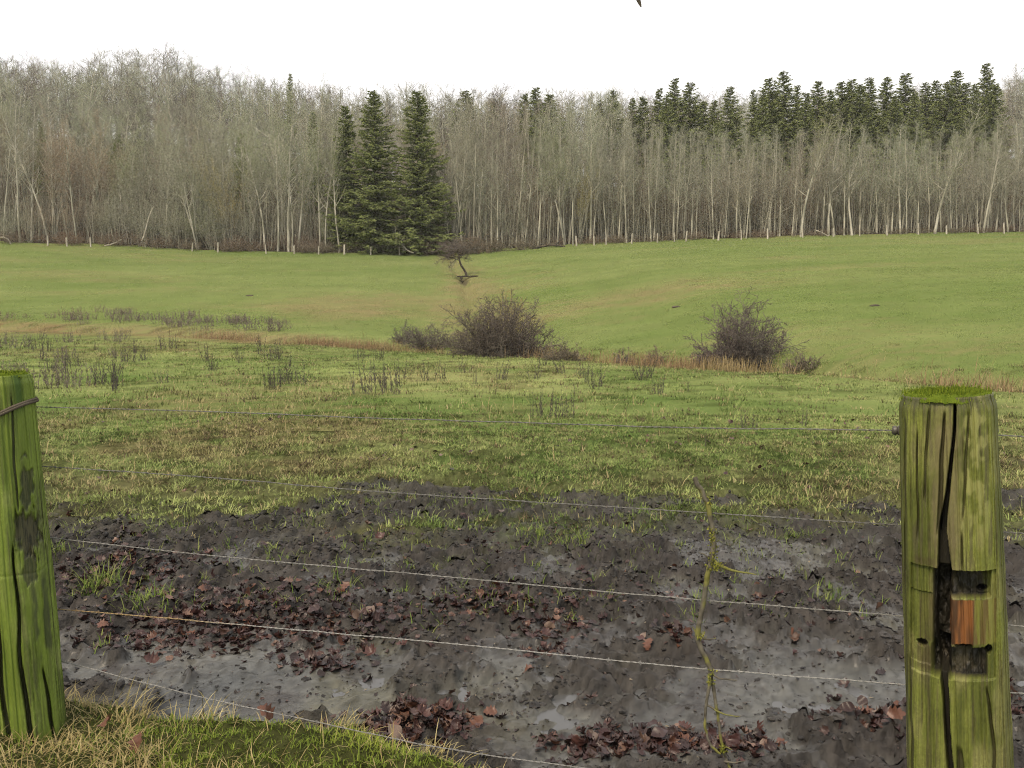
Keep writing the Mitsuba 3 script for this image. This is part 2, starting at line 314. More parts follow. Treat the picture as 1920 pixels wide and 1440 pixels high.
def ground_at(px, py):
    d = np.geomspace(1.5, 240, 4000)
    D = FWD + np.array([1, 0, 0]) * (px - 960) / FOCAL + UPV * (720 - py) / FOCAL
    Q = np.array([0, 0, EYE]) + D[None] * (d / D[1])[:, None]
    below = Q[:, 2] < H0(Q[:, 0], Q[:, 1])
    i = np.argmax(below) if below.any() else len(d) - 1
    x, y = Q[i, 0], Q[i, 1]
    return np.array([x, y, float(HM(x, y))])

YB = float(ground_at(876, 523)[1])
def field_dry(x, y):
    """share of dry, straw-coloured grass"""
    yd = np.interp(x, DX, DY)
    n = fb(P3(x, y, 0.22), 4, 51)
    t = sst(0.50, 0.70, n) * 0.4
    t = np.maximum(t, np.exp(-(((y - yd + 0.9) / 2.0) ** 2)) * (0.55 + 0.5 * nz(P3(x, y, 0.5), 52)))
    t = np.maximum(t, 0.6 * sst(0.40, 0.60, fb(P3(x, y, 0.6), 3, 53)) * sst(-0.3, -2.4, x) * sst(6.5, 8, y) * sst(15, 10, y))
    t = np.maximum(t, 0.75 * sst(-6, -10, x) * sst(yd - 6, yd - 2, y) * sst(yd + 4, yd + 1, y))
    far = sst(yd + 1, yd + 5, y)
    b = x - brook_x(y)
    tanp = np.exp(-((b + 6.5) / 6.5) ** 2) * np.exp(-((y - 56) / 7.0) ** 2) + np.exp(-((b - 9) / 8.0) ** 2) * np.exp(-((y - 47) / 5.0) ** 2) + 0.8 * np.exp(-(b / 2.2) ** 2) * sst(36, 42, y)
    farv = np.clip(tanp, 0, 1) * (0.3 + 0.9 * fb(P3(x, y, 0.5), 3, 55)) + 0.4 * sst(0.5, 0.75, fb(P3(x * 0.7, y * 1.2, 0.14), 3, 56))
    return np.clip(t * (1 - far) + farv * far, 0, 1)
def grass_colour(x, y, u, dry_only=False):
    yd = np.interp(x, DX, DY); far = sst(yd + 1, yd + 4, y)
    n = fb(P3(x, y, 0.35), 3, 61); m = 0.7 * fb(P3(x * 0.6, y * 1.2, 0.16), 4, 62) + 0.3 * fb(P3(x, y, 0.9), 3, 66)
    pas = mixc((0.100, 0.150, 0.042), (0.245, 0.280, 0.105), sst(0.3, 0.7, n * 0.6 + 0.4 * u))
    mea = mixc((0.112, 0.160, 0.045), (0.184, 0.217, 0.080), sst(0.15, 0.85, m * 0.7 + 0.3 * u))
    g = mixc(pas, mea * (0.72 + 0.55 * u)[..., None], np.maximum(far, 0.8 * sst(yd - 14, yd, y)))
    d = field_dry(x, y)
    dry = mixc((0.165, 0.145, 0.065), (0.245, 0.215, 0.11), u)
    red = mixc(dry, (0.19, 0.12, 0.07), sst(0.55, 0.8, nz(P3(x, y, 0.33), 63)) * (1 - far) * (0.2 + 0.4 * sst(20, 26, y)))
    k = np.clip(d * 1.15 - 0.30 + 0.7 * (nz(P3(x, y, 5.0), 64) - 0.35) + 0.12 * (1 - far), 0, 1)
    c = mixc(g, red, k)
    return c * (1 - 0.38 * (1 - far) * sst(0.56, 0.70, fb(P3(x, y, 2.3), 3, 65)))[..., None]
def mud_colour(v):
    x, y = v[:, 0], v[:, 1]
    s, t = slick(x, y), turf(x, y)
    base = H0(x, y); hh = v[:, 2] - base
    n = fb(P3(x, y, 2.2), 4, 71)
    low = sst(0.022, -0.02, hh - 0.05 * (fb(P3(x, y, 3.2), 3, 11) - 0.5) + 0.012 * (n - 0.5))
    silt = mixc((0.036, 0.037, 0.0345), (0.086, 0.086, 0.077), n)
    dark = mixc((0.0140, 0.0124, 0.0112), (0.050, 0.0455, 0.041), fb(P3(x, y, 9), 3, 72))
    c = mixc(dark, silt, np.clip(0.85 * low * sst(0.36, 0.54, n) + 0.95 * s * (0.5 + 0.5 * low) * sst(0.28, 0.46, fb(P3(x, y, 7.5), 4, 77)), 0, 1))
    c = mixc(c, (0.066, 0.064, 0.038), 0.5 * s * sst(0.58, 0.72, fb(P3(x, y, 1.7), 3, 73)))
    g_ = np.clip(grass_colour(x, y, nz(P3(x, y, 3.0), 81)) * (0.45 + 0.35 * nz(P3(x, y, 5.0), 82))[:, None], 0, 1)
    g_ = mixc(g_, (0.045, 0.06, 0.012), vergem(x, y))
    c = mixc(c, mixc(g_ * 0.75, (0.030, 0.025, 0.016), 0.45 * sst(9, 7, y)), t * 0.95)
    spk = nz(P3(x, y, 60), 74)
    return np.clip(c * (0.6 + 0.8 * spk * (0.4 + 0.6 * nz(P3(x, y, 31), 78) + 0.3))[:, None], 0, 1)

v, f = grid(np.r_[spaced(NX0, -3, lambda x: 0.045), spaced(-2.97, 2.6, lambda x: 0.0125), spaced(2.64, NX1, lambda x: 0.045)], spaced(NY0, NY1, lambda y: 0.006 * max(y, 1.7) ** 1.12 - 0.002), HM)
cc = mud_colour(v); cen = v[f].mean(1)
kind_of = np.where(turf(cen[:, 0], cen[:, 1]) > 0.5, 2, np.where(slick(cen[:, 0], cen[:, 1]) > 0.45, 1, 0))
vn = np.zeros_like(v)
fn = np.cross(v[f[:, 1]] - v[f[:, 0]], v[f[:, 2]] - v[f[:, 0]])
for q in range(3): np.add.at(vn, f[:, q], fn)
def sub_ply(sel, mat):
    ff = f[sel]; used, inv = np.unique(ff, return_inverse=True)
    path = meshkit.write_ply((v[used], inv.reshape(-1, 3)), False, v[used][:, :2], cc[used], normals=vn[used] / np.linalg.norm(vn[used], axis=1, keepdims=True))
    return {'type': 'ply', 'filename': path, 'face_normals': False, 'bsdf': ref(mat)}
for i, (nm, mat, lab) in enumerate((('mud_ground', 'mat_mud', 'dark churned mud behind the wire fence'), ('silt_ground', 'mat_silt', 'smooth wet grey silt across the mud near the fence'), ('turf_ground', 'mat_soil', 'brown soil under the ragged turf'))):
    scene[nm] = sub_ply(kind_of == i, mat); tag(nm, lab, 'ground', kind='structure')
def far_h(x, y): return H0(x, y) - 0.35 * near_mask(x, y, 0.9) * (y < NY1 - 0.3)
def soil_colour(v):
    x, y = v[:, 0], v[:, 1]
    return np.clip(grass_colour(x, y, np.full(x.shape, 0.5)) * (0.72 + 0.12 * nz(P3(x, y, 0.7), 82))[:, None], 0, 1)
xs = np.r_[spaced(-150, -30, lambda x: 1.6), spaced(-29, 28, lambda x: 0.4), spaced(29, 150, lambda x: 1.6)]
v, f = grid(xs, np.r_[-40, -20, -10, -4, spaced(0, 60, lambda y: 0.3), spaced(60.3, 107, lambda y: 0.42)], far_h)
x, y = v[:, 0], v[:, 1]; c = soil_colour(v)
c = mixc(c, (0.05, 0.042, 0.03), sst(0.5, 0.2, np.abs(x - brook_x(y))) * sst(YB - 5, YB - 2, y) * sst(YB + 4, YB + 1, y) * 0.9)
scene['meadow'] = mikit.ply((v, f), 'mat_soil', smooth=True, color=c)
tag('meadow', 'green grazed meadow sloping up to the bare wood', 'meadow', kind='structure')
v, f = grid(np.linspace(-420, 420, 141), np.r_[106.6, np.linspace(110, 330, 56), 420, 600], lambda x, y: H0(x, y) + 0.004)
c = mixc((0.045, 0.036, 0.026), (0.03, 0.026, 0.019), fb(v * 0.3, 3, 85))
scene['hill'] = mikit.ply((v, f), 'mat_soil', smooth=True, color=c)
tag('hill', 'hillside of brown leaf litter rising under the bare wood', 'hill', kind='structure')
for i, (cx, cy, rx, ry) in enumerate(PUD):
    a = np.linspace(0, 2 * np.pi, 28, endpoint=False); rr = 2.3 * (1 + 0.25 * np.sin(3 * a + i) + 0.12 * np.sin(5 * a + 2 * i))
    X, Y = cx + rx * rr * np.cos(a), cy + ry * 2.2 * rr * np.sin(a)
    g = np.linspace(-1, 1, 9); gx, gy = np.meshgrid(cx + rx * g, cy + ry * 2.2 * g)
    lev = np.quantile(HM(gx, gy), 0.30)
    V = np.vstack([[cx, cy, lev], np.stack([X, Y, np.full(28, lev)], 1)]); j = np.arange(28)
    k = numbered('puddle')
    scene[k] = mikit.ply((V, np.stack([j * 0, 1 + j, 1 + (j + 1) % 28], 1)), 'mat_puddle')
    tag(k, 'shallow puddle of rainwater lying in the grey mud', 'puddle', kind='structure')

# ------------------------------------------------------------------ the two old fence posts
def post_mesh(base, top, r0, r1, nf, nb, nz_, disp, colour, seed, below=0.25, fine=None):
    """base, top: axis points; disp(s, z, th, px?) -> inward depth; front faces the camera (theta 0)"""
    base, top = np.asarray(base, float), np.asarray(top, float)
    ax = top - base; L = np.linalg.norm(ax); ax /= L
    fr = -np.array([base[0], base[1], 0]); fr -= ax * (fr @ ax); fr /= np.linalg.norm(fr)
    rt = np.cross(ax, fr)
    rt = -rt if rt[0] < 0 else rt
    th = np.r_[np.linspace(-np.pi / 2, np.pi / 2, nf, endpoint=False), np.linspace(np.pi / 2, 1.5 * np.pi, nb, endpoint=False)]
    zz = np.linspace(-below, L, nz_) if fine is None else np.unique(np.r_[np.linspace(-below, L, nz_), np.linspace(*fine)]); nz_ = len(zz)
    TH, Z = np.meshgrid(th, zz)
    t = Z / L
    r = r0 + (r1 - r0) * np.clip(t, 0, 1)
    r = r * (1 + 0.035 * (nz(np.stack([np.cos(TH) * 1.2, np.sin(TH) * 1.2, Z * 2.0], -1), seed) - 0.5) * 2)
    S = r * np.sin(TH); front = sst(0.0, 0.25, np.cos(TH))
    D, info = disp(S, Z, TH, front, r)
    lip = sst(L - 0.03, L, Z) * 0.006
    rr = np.maximum(r - D * (1 - front) - lip, 0.01)
    V = base + ax * Z[..., None] + rt * (rr * np.sin(TH))[..., None] + fr * (rr * np.cos(TH) - D * front)[..., None]
    n = len(th); i, j = np.meshgrid(np.arange(nz_ - 1), np.arange(n), indexing='ij')
    a, b = (i * n + j).ravel(), (i * n + (j + 1) % n).ravel()
    F = np.vstack([np.stack([a, b, b + n], 1), np.stack([a, b + n, a + n], 1)])
    C = colour(S, Z, TH, front, D, info)
    V, C = V.reshape(-1, 3), C.reshape(-1, 3)
    # weathered end grain on top
    rim = V[-n:]; cen = base + ax * (L - 0.012)
    rings = [rim * (1 - k) + cen * k + (0.004 * (nz(rim * 40, 3) - 0.5))[:, None] * ax for k in (0.15, 0.4, 0.7)] + [cen[None]]
    o = len(V); V2 = np.vstack([V] + rings); C2 = np.vstack([C, np.tile([[0.09, 0.085, 0.05]], (3 * n + 1, 1))])
    j = np.arange(n); jn = (j + 1) % n; prev = o - n; FF = [F]
    for q in range(3):
        cur = o + q * n
        FF += [np.stack([prev + j, prev + jn, cur + jn], 1), np.stack([prev + j, cur + jn, cur + j], 1)]; prev = cur
    FF.append(np.stack([prev + j, prev + jn, np.full(n, o + 3 * n)], 1))
    return V2, np.vstack(FF), np.clip(C2, 0, 1), (base, ax, L, fr, rt)
def moss_cap(frame, r, z0, seed, n=2200, hole=None):
    base, ax, L, fr, rt = frame; g = np.random.default_rng(seed)
    th = np.linspace(0, 2 * np.pi, 72, endpoint=False); rs = np.linspace(0, 1, 14)
    TH, Rr = np.meshgrid(th, rs); X, Y = Rr * np.cos(TH), Rr * np.sin(TH)
    edge = 1.0 + 0.05 * (nz(np.stack([X * 4, Y * 4, X * 0], -1), seed) - 0.5)
    hh = 0.004 + 0.012 * fb(np.stack([X * 3.2, Y * 3.2, X * 0], -1), 3, seed) + 0.006 * nz(np.stack([X * 14, Y * 14, X * 0], -1), seed + 1)
    if hole: hh -= 0.016 * np.exp(-(((X - hole[0]) / 0.38) ** 2 + ((Y - hole[1]) / 0.3) ** 2))
    drop = np.where(Rr > 0.9, -(Rr - 0.9) * 0.16, 0)
    V = base + ax * (z0 + hh + drop)[..., None] + rt * (X * r * edge)[..., None] + fr * (Y * r * edge)[..., None]
    i, j = np.meshgrid(np.arange(13), np.arange(72), indexing='ij'); a, b = (i * 72 + j).ravel(), (i * 72 + (j + 1) % 72).ravel()
    F = np.vstack([np.stack([a, b, b + 72], 1), np.stack([a, b + 72, a + 72], 1)])
    C = mixc((0.05, 0.078, 0.010), (0.105, 0.14, 0.018), nz(V * 90, 5)).reshape(-1, 3)
    V = V.reshape(-1, 3)
    pick = g.integers(72 * 2, len(V), n); R0 = V[pick] + g.normal(0, 0.003, (n, 3)) - np.array([0, 0, 0.001])
    bv, bf, k = blades(R0, 0.004 + 0.007 * g.random(n), 0.0016 + 0.0012 * g.random(n), g.random(n) * 6.283, g.random(n) * 0.6, 1)
    bc = np.repeat(mixc((0.06, 0.095, 0.012), (0.15, 0.19, 0.022), g.random(n)), k, 0)
    return joinm([(V, F, C), (bv, bf, bc)])

def box_mask(x, y, x0, x1, y0, y1, e=3.0):
    e = e * 0.5
    return sst(x0 - e, x0 + e, x) * sst(x1 + e, x1 - e, x) * sst(y0 - e, y0 + e, y) * sst(y1 + e, y1 - e, y)
def crack(px, py, pts, w, e=1.1):
    ys = [p[1] for p in pts]; xs_ = [p[0] for p in pts]; ws = [p[2] if len(p) > 2 else w for p in pts]
    wob = 3.0 * (nz(np.stack([py * 0.02, py * 0 + len(pts), py * 0], -1), 7) - 0.5)
    c, hw = np.interp(py, ys, xs_) + wob, np.interp(py, ys, ws) * 0.5
    return sst(hw + e, np.maximum(hw - e * 0.4, 0), np.abs(px - c)) * sst(ys[0] - 12, ys[0] + 12, py) * sst(ys[-1] + 12, ys[-1] - 12, py)

# right post: features are laid out in photograph pixels on the post's face, 1 px = UR metres
DR_ = 2.0; UR = DR_ / FOCAL
RB0, RT0 = at(1799, 1440, DR_), at(1775, 738, DR_)
RAX = (RT0 - RB0) / np.linalg.norm(RT0 - RB0); LR = np.linalg.norm(RT0 - RB0)
RBASE = RB0 - RAX * ((RB0[2] + 0.12) / RAX[2]); RL = np.linalg.norm(RT0 - RBASE)
def disp_right(S, Z, TH, front, r):
    px = 1775 + (RL - Z) / UR * (24 / 702.0) + S / UR
    py = 738 + (RL - Z) / UR
    g = np.stack([px * 0.11, py * 0.006, px * 0], -1)
    D = 0.0020 * (fb(g, 3, 91) - 0.5) * 2 + 0.0014 * (fb(g * 3.1, 2, 92) - 0.5) + 0.0012 * (nz(np.stack([px * 0.8, py * 0.02, px * 0], -1), 94) - 0.5)
    D = D + 0.003 * sst(0.58, 0.66, nz(np.stack([TH * 22, Z * 1.2, Z * 0], -1), 93))
    main = crack(px, py, [(1792, 752, 3), (1788, 830, 4), (1781, 914, 6), (1772, 985, 12), (1776, 1054, 22), (1773, 1110, 20), (1774, 1180, 24), (1776, 1262, 11), (1781, 1350, 8), (1790, 1480, 10), (1800, 1900, 8)], 6)
    c2 = crack(px, py, [(1773, 770, 3), (1769, 880, 6), (1764, 985, 6)], 5)
    c3 = crack(px, py, [(1748, 758, 3), (1744, 840, 4), (1740, 925, 3)], 4)
    c4 = crack(px, py, [(1803, 990, 2), (1805, 1052, 3)], 3) + crack(px, py, [(1800, 1390, 8), (1806, 1450, 14), (1812, 1700, 6)], 5) + crack(px, py, [(1845, 1275, 3), (1856, 1360, 5), (1862, 1600, 4)], 4)
    c5 = crack(px, py, [(1716, 1240, 3), (1720, 1440, 5), (1724, 1700, 5)], 4) + crack(px, py, [(1706, 780, 3), (1708, 1500, 5)], 3)
    c6 = crack(px, py, [(1812, 770, 2), (1808, 880, 4), (1803, 960, 2)], 3) + crack(px, py, [(1728, 800, 2), (1730, 1000, 3)], 3)
    rec = box_mask(px, py, 1717, 1859, 1052 + 0.03 * (px - 1717), 1258, 2.0)
    left = box_mask(px, py, 1717, 1758, 1102, 1240, 2)
    dark1 = box_mask(px, py, 1784, 1850, 1056, 1106, 4)
    dark2 = box_mask(px, py, 1755, 1845, 1200, 1254, 4)
    slot = box_mask(px, py, 1757, 1786, 1056, 1258, 4)
    holes = sum(sst(1.15, 0.75, np.hypot((px - a) / c, (py - b) / d) + 0.7 * (fb(np.stack([px * 0.12, py * 0.12, px * 0], -1), 2, 96) - 0.5)) for a, b, c, d in ((1737, 1201, 9, 7), (1807, 1197, 13, 5), (1846, 1203, 7, 8), (1836, 1094, 8, 5)))
    ora = box_mask(px, py, 1783, 1824, 1110, 1194, 3)
    oth = box_mask(px, py, 1825, 1859, 1110, 1192, 3)
    D = D + front * (0.05 * np.clip(main, 0, 1) + 0.016 * c2 + 0.007 * (c3 + c6) + 0.011 * c4 + 0.006 * c5)
    rr = fb(np.stack([px * 0.12, py * 0.05, px * 0], -1), 3, 95)
    cut = 0.007 * rec + 0.004 * left + np.maximum(dark1 * (0.022 + 0.02 * rr), dark2 * (0.014 + 0.018 * rr)) + 0.042 * slot * (0.7 + 0.5 * rr)
    D = D + front * np.maximum(cut - 0.005 * ora * rec * 0 , 0) + front * 0.03 * np.clip(holes, 0, 1)
    # flattened front face, hewn
    D = D + 0.006 * front * sst(0.75, 1.0, np.cos(TH))
    return D, dict(px=px, py=py, main=np.clip(main, 0, 1), cr=np.clip(c2 + c3 + c4 + c5 + c6, 0, 1), rec=rec, d1=dark1, d2=dark2, slot=slot, holes=np.clip(holes, 0, 1), ora=ora, oth=oth, rr=rr)
def algae(px, py, seed):
    g = fb(np.stack([px * 0.06, py * 0.006, px * 0], -1), 4, seed); m = fb(np.stack([px * 0.03, py * 0.012, px * 0], -1), 3, seed + 1)
    q = fb(np.stack([px * 0.35, py * 0.012, px * 0], -1), 3, seed + 3)
    c = mixc((0.066, 0.077, 0.014), (0.150, 0.168, 0.034), sst(0.28, 0.72, 0.6 * g + 0.4 * m))
    c = mixc(c, (0.165, 0.155, 0.062), 0.55 * sst(0.55, 0.75, m))
    c = mixc(c, (0.062, 0.054, 0.026), 0.65 * sst(0.56, 0.72, q))
    fg = nz(np.stack([px * 0.85, py * 0.018, px * 0], -1), seed + 5)
    return c * ((0.8 + 0.4 * nz(np.stack([px * 0.5, py * 0.25, px * 0], -1), seed + 2)) * (0.72 + 0.5 * fg))[..., None]
def col_right(S, Z, TH, front, D, k):
    px, py = k['px'], k['py']
    c = algae(px, py, 101)
    pale = sst(1790, 1815, px) * sst(1856, 1840, px) * sst(1050, 900, py) * sst(0.42, 0.62, fb(np.stack([px * 0.09, py * 0.05, px * 0], -1), 3, 103)) * front
    c = mixc(c, (0.25, 0.25, 0.09), 0.6 * pale)
    wood = mixc((0.17, 0.14, 0.075), (0.09, 0.07, 0.035), k['rr'])
    edge = np.clip(np.abs(px - 1776) / 34, 0, 1)
    c = mixc(c, wood, 0.6 * front * sst(0.9, 0.35, edge + 0.5 * (k['rr'] - 0.5)) * sst(1250, 1180, py) * sst(740, 800, py))
    black = (0.012, 0.011, 0.009)
    c = mixc(c, (0.03, 0.028, 0.012), 0.8 * front * k['cr'])
    c = mixc(c, black, front * np.clip(k['main'] * 1.1 + k['slot'] + k['holes'], 0, 1) * 0.95)
    c = mixc(c, mixc((0.009, 0.008, 0.007), (0.04, 0.034, 0.022), sst(0.35, 0.75, k['rr'])), front * np.clip(k['d1'] * sst(1850, 1838, px + 6 * k['rr']) + k['d2'] * sst(1762, 1775, px), 0, 1) * 0.97)
    st = fb(np.stack([px * 0.22, py * 0.015, px * 0], -1), 3, 104)
    c = mixc(c, mixc((0.050, 0.022, 0.010), (0.175, 0.066, 0.020), sst(0.3, 0.7, st)), front * k['ora'] * 0.95)
    c = mixc(c, mixc((0.10, 0.06, 0.025), (0.16, 0.16, 0.035), sst(0.35, 0.6, st)), front * k['oth'] * 0.7)
    stain = box_mask(px, py, 1728, 1757, 1205, 1250, 6) + box_mask(px, py, 1722, 1760, 1035, 1050, 8) + 0.8 * box_mask(px, py, 1733, 1757, 1104, 1195, 5)
    c = mixc(c, (0.05, 0.036, 0.018), 0.7 * front * np.clip(stain, 0, 1) * (0.4 + 0.6 * st))
    c = mixc(c, (0.045, 0.045, 0.025), 0.75 * sst(0.045, 0.0, RL - Z) * (0.4 + 0.6 * nz(np.stack([TH * 5, Z * 20, Z * 0], -1), 105)))
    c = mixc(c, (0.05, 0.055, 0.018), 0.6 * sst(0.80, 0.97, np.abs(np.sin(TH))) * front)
    return c
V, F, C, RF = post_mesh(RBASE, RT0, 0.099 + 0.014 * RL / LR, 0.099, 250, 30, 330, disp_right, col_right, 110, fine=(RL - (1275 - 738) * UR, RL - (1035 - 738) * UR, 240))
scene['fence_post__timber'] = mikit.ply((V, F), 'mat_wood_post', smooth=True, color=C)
V, F, C = moss_cap(RF, 0.094, RL - 0.008, 120, 3200, hole=(0.35, 0.1))
scene['fence_post__moss_cap'] = mikit.ply((V, F), 'mat_moss', smooth=True, color=C)
def knob(p, d, r):
    m = trimesh.creation.revolve([[0, -1.2 * r], [r * .55, -1.2 * r], [r * .6, -.7 * r], [r, -.6 * r], [r * 1.05, 0], [r * .75, .2 * r], [r, .45 * r], [r * .9, 1.0 * r], [r * .4, 1.25 * r], [0, 1.25 * r]], sections=20)
    m.apply_transform(trimesh.geometry.align_vectors([0, 0, 1], d)); m.apply_translation(p); return m
scene['fence_post__insulator'] = mikit.ply(knob(at(1684, 807, 2.05), [-1, .25, 0], 0.011), 'mat_insulator', smooth=40)
scene['fence_post__insulator_001'] = mikit.ply(knob(at(1862, 808, 2.06), [1, .2, 0], 0.009), 'mat_insulator', smooth=40)
tag('fence_post', 'thick mossy fence post with a split face, rotten mortise and orange bare wood', 'post')

# left post
DL_ = 2.7; UL = DL_ / FOCAL
LB0, LT0 = at(52, 1396, DL_), at(-6, 704, DL_)
LAX = (LT0 - LB0) / np.linalg.norm(LT0 - LB0); LLn = np.linalg.norm(LT0 - LB0)
def disp_left(S, Z, TH, front, r):
    py = 704 + (LLn - Z) / UL; px = S / UL           # px: lateral, 0 on the axis
    g = np.stack([px * 0.12, py * 0.006, px * 0], -1)
    D = 0.0022 * (fb(g, 3, 131) - 0.5) * 2 + 0.0012 * (fb(g * 3, 2, 132) - 0.5)
    D = D + 0.003 * sst(0.57, 0.66, nz(np.stack([TH * 20, Z * 1.0, Z * 0], -1), 133)) + 0.0012 * (nz(np.stack([px * 0.8, py * 0.02, px * 0], -1), 134) - 0.5)
    c1 = crack(px, py, [(2, 1010, 2), (5, 1120, 4), (0, 1230, 6), (10, 1420, 8), (14, 1500, 8)], 5)
    c2 = crack(px, py, [(-38, 980, 2), (-30, 1150, 5), (-34, 1260, 7), (-26, 1420, 8)], 5) + crack(px, py, [(36, 1250, 2), (42, 1330, 6), (46, 1420, 3)], 4)
    c3 = crack(px, py, [(20, 730, 2), (17, 860, 4), (16, 940, 2)], 3) + crack(px, py, [(-14, 740, 2), (-20, 1000, 3)], 3)
    rot = sst(1.15, 0.6, np.hypot((px - 30) / 24, (py - 988) / 42) + 1.5 * (fb(np.stack([px * 0.16, py * 0.05, px * 0], -1), 4, 135) - 0.5))
    rot2 = 0.8 * sst(1.12, 0.85, np.hypot((px - 30) / 12, (py - 1050) / 34) + 1.3 * (fb(np.stack([px * 0.18, py * 0.05, px * 0], -1), 4, 137) - 0.5)) + 0.8 * sst(1.1, 0.85, np.hypot((px - 34) / 11, (py - 900) / 50) + 1.5 * (fb(np.stack([px * 0.1, py * 0.05, px * 0], -1), 3, 136) - 0.5))
    kn = sst(1.2, 0.5, np.hypot((px + 42) / 14, (py - 1028) / 26))
    D = D + front * (0.022 * np.clip(c1, 0, 1) + 0.018 * np.clip(c2, 0, 1) + 0.006 * c3 + 0.010 * rot + 0.006 * rot2 + 0.02 * kn)
    ledge = crack(py, px, [(1056, -60, 3), (1062, 40, 3), (1050, 70, 2)], 3) * 0.002
    return D + front * ledge, dict(px=px, py=py, cr=np.clip(c1 + c2 + c3, 0, 1), rot=np.clip(rot + rot2, 0, 1), kn=kn)
def col_left(S, Z, TH, front, D, k):
    px, py = k['px'], k['py']
    c = algae(px, py, 141) * np.array([0.92, 1.12, 0.9])
    c = mixc(c, (0.115, 0.165, 0.016), 0.55 * sst(0.35, 0.6, fb(np.stack([px * 0.05, py * 0.004, px * 0], -1), 3, 142)))
    c = mixc(c, (0.02, 0.02, 0.01), 0.85 * front * k['cr'])
    c = mixc(c, mixc((0.012, 0.011, 0.010), (0.05, 0.045, 0.025), sst(0.3, 0.7, nz(np.stack([px * 0.7, py * 0.06, px * 0], -1), 144))), front * k['rot'] * 0.92)
    c = mixc(c, (0.06, 0.035, 0.012), front * k['kn'] * 0.9)
    str_ = sst(20, 32, px) * sst(62, 48, px) * sst(1050, 1090, py) * sst(1260, 1210, py) * sst(0.35, 0.6, fb(np.stack([px * 0.1, py * 0.02, px * 0], -1), 3, 143))
    c = mixc(c, (0.028, 0.034, 0.014), 0.8 * str_ * front)
    mossy = sst(22, 30, px) * sst(44, 36, px) * sst(775, 740, py)
    c = mixc(c, (0.04, 0.075, 0.008), mossy * front)
    return c
V, F, C, LF = post_mesh(LB0 - LAX * 0.02, LT0, 0.116, 0.100, 170, 26, 320, disp_left, col_left, 150)
scene['fence_post_001__timber'] = mikit.ply((V, F), 'mat_wood_post', smooth=True, color=C)
V, F, C = moss_cap(LF, 0.092, LLn + 0.012, 160, 2400)
scene['fence_post_001__moss_cap'] = mikit.ply((V, F), 'mat_moss', smooth=True, color=C)
a = np.linspace(0, 2 * np.pi, 60)
cen = LF[0] + LF[1] * (LLn - (762 - 704) * UL)
ring = cen + 0.1035 * (np.cos(a)[:, None] * LF[3] + np.sin(a)[:, None] * LF[4]) + LF[1] * (0.034 * np.sin(a) + 0.004 * np.sin(3 * a))[:, None]
ring2 = ring + LF[1] * 0.006 + 0.001 * np.sin(7 * a)[:, None]
scene['fence_post_001__tie_band'] = mikit.ply(joinm([tube(ring, 0.0052, 7), tube(ring2, 0.0042, 7)]), 'mat_bark_dark', smooth=True)
tag('fence_post_001', 'leaning green mossy fence post with a dark band round its top, in the grass verge', 'post')

# ------------------------------------------------------------------ wires
def fence_depth(px): 
    k = (px - 960) / FOCAL; return (2.7 - 0.281 * 1.51 + 0.10) / (1 + 0.281 * k)
WIRES = [('topmost wire of the fence, level with the insulators', [(-120, 757), (70, 763), (480, 775), (700, 784), (1000, 793), (1340, 803), (1690, 808), (1860, 816), (2150, 825)]),
         ('second wire of the fence from the top, over the ragged grass', [(-120, 858), (120, 877), (400, 896), (700, 921), (1000, 941), (1330, 962), (1690, 985), (1870, 997), (2150, 1012)]),
         ('third barbed wire of the fence, over the dark churned mud', [(-120, 985), (110, 1010), (400, 1042), (800, 1078), (1200, 1115), (1690, 1155), (1890, 1172), (2150, 1195)]),
         ('fourth wire of the fence with a rusty stretch near the leaning post', [(-120, 1120), (120, 1143), (300, 1158), (600, 1185), (900, 1212), (1200, 1243), (1690, 1283), (1890, 1298), (2150, 1315)]),
         ('lowest sagging wire of the fence, just above the grass verge', [(-120, 1190), (125, 1242), (250, 1275), (400, 1312), (600, 1355), (800, 1397), (1080, 1438), (1400, 1480), (1690, 1515), (2150, 1560)])]
wr = np.random.default_rng(5)
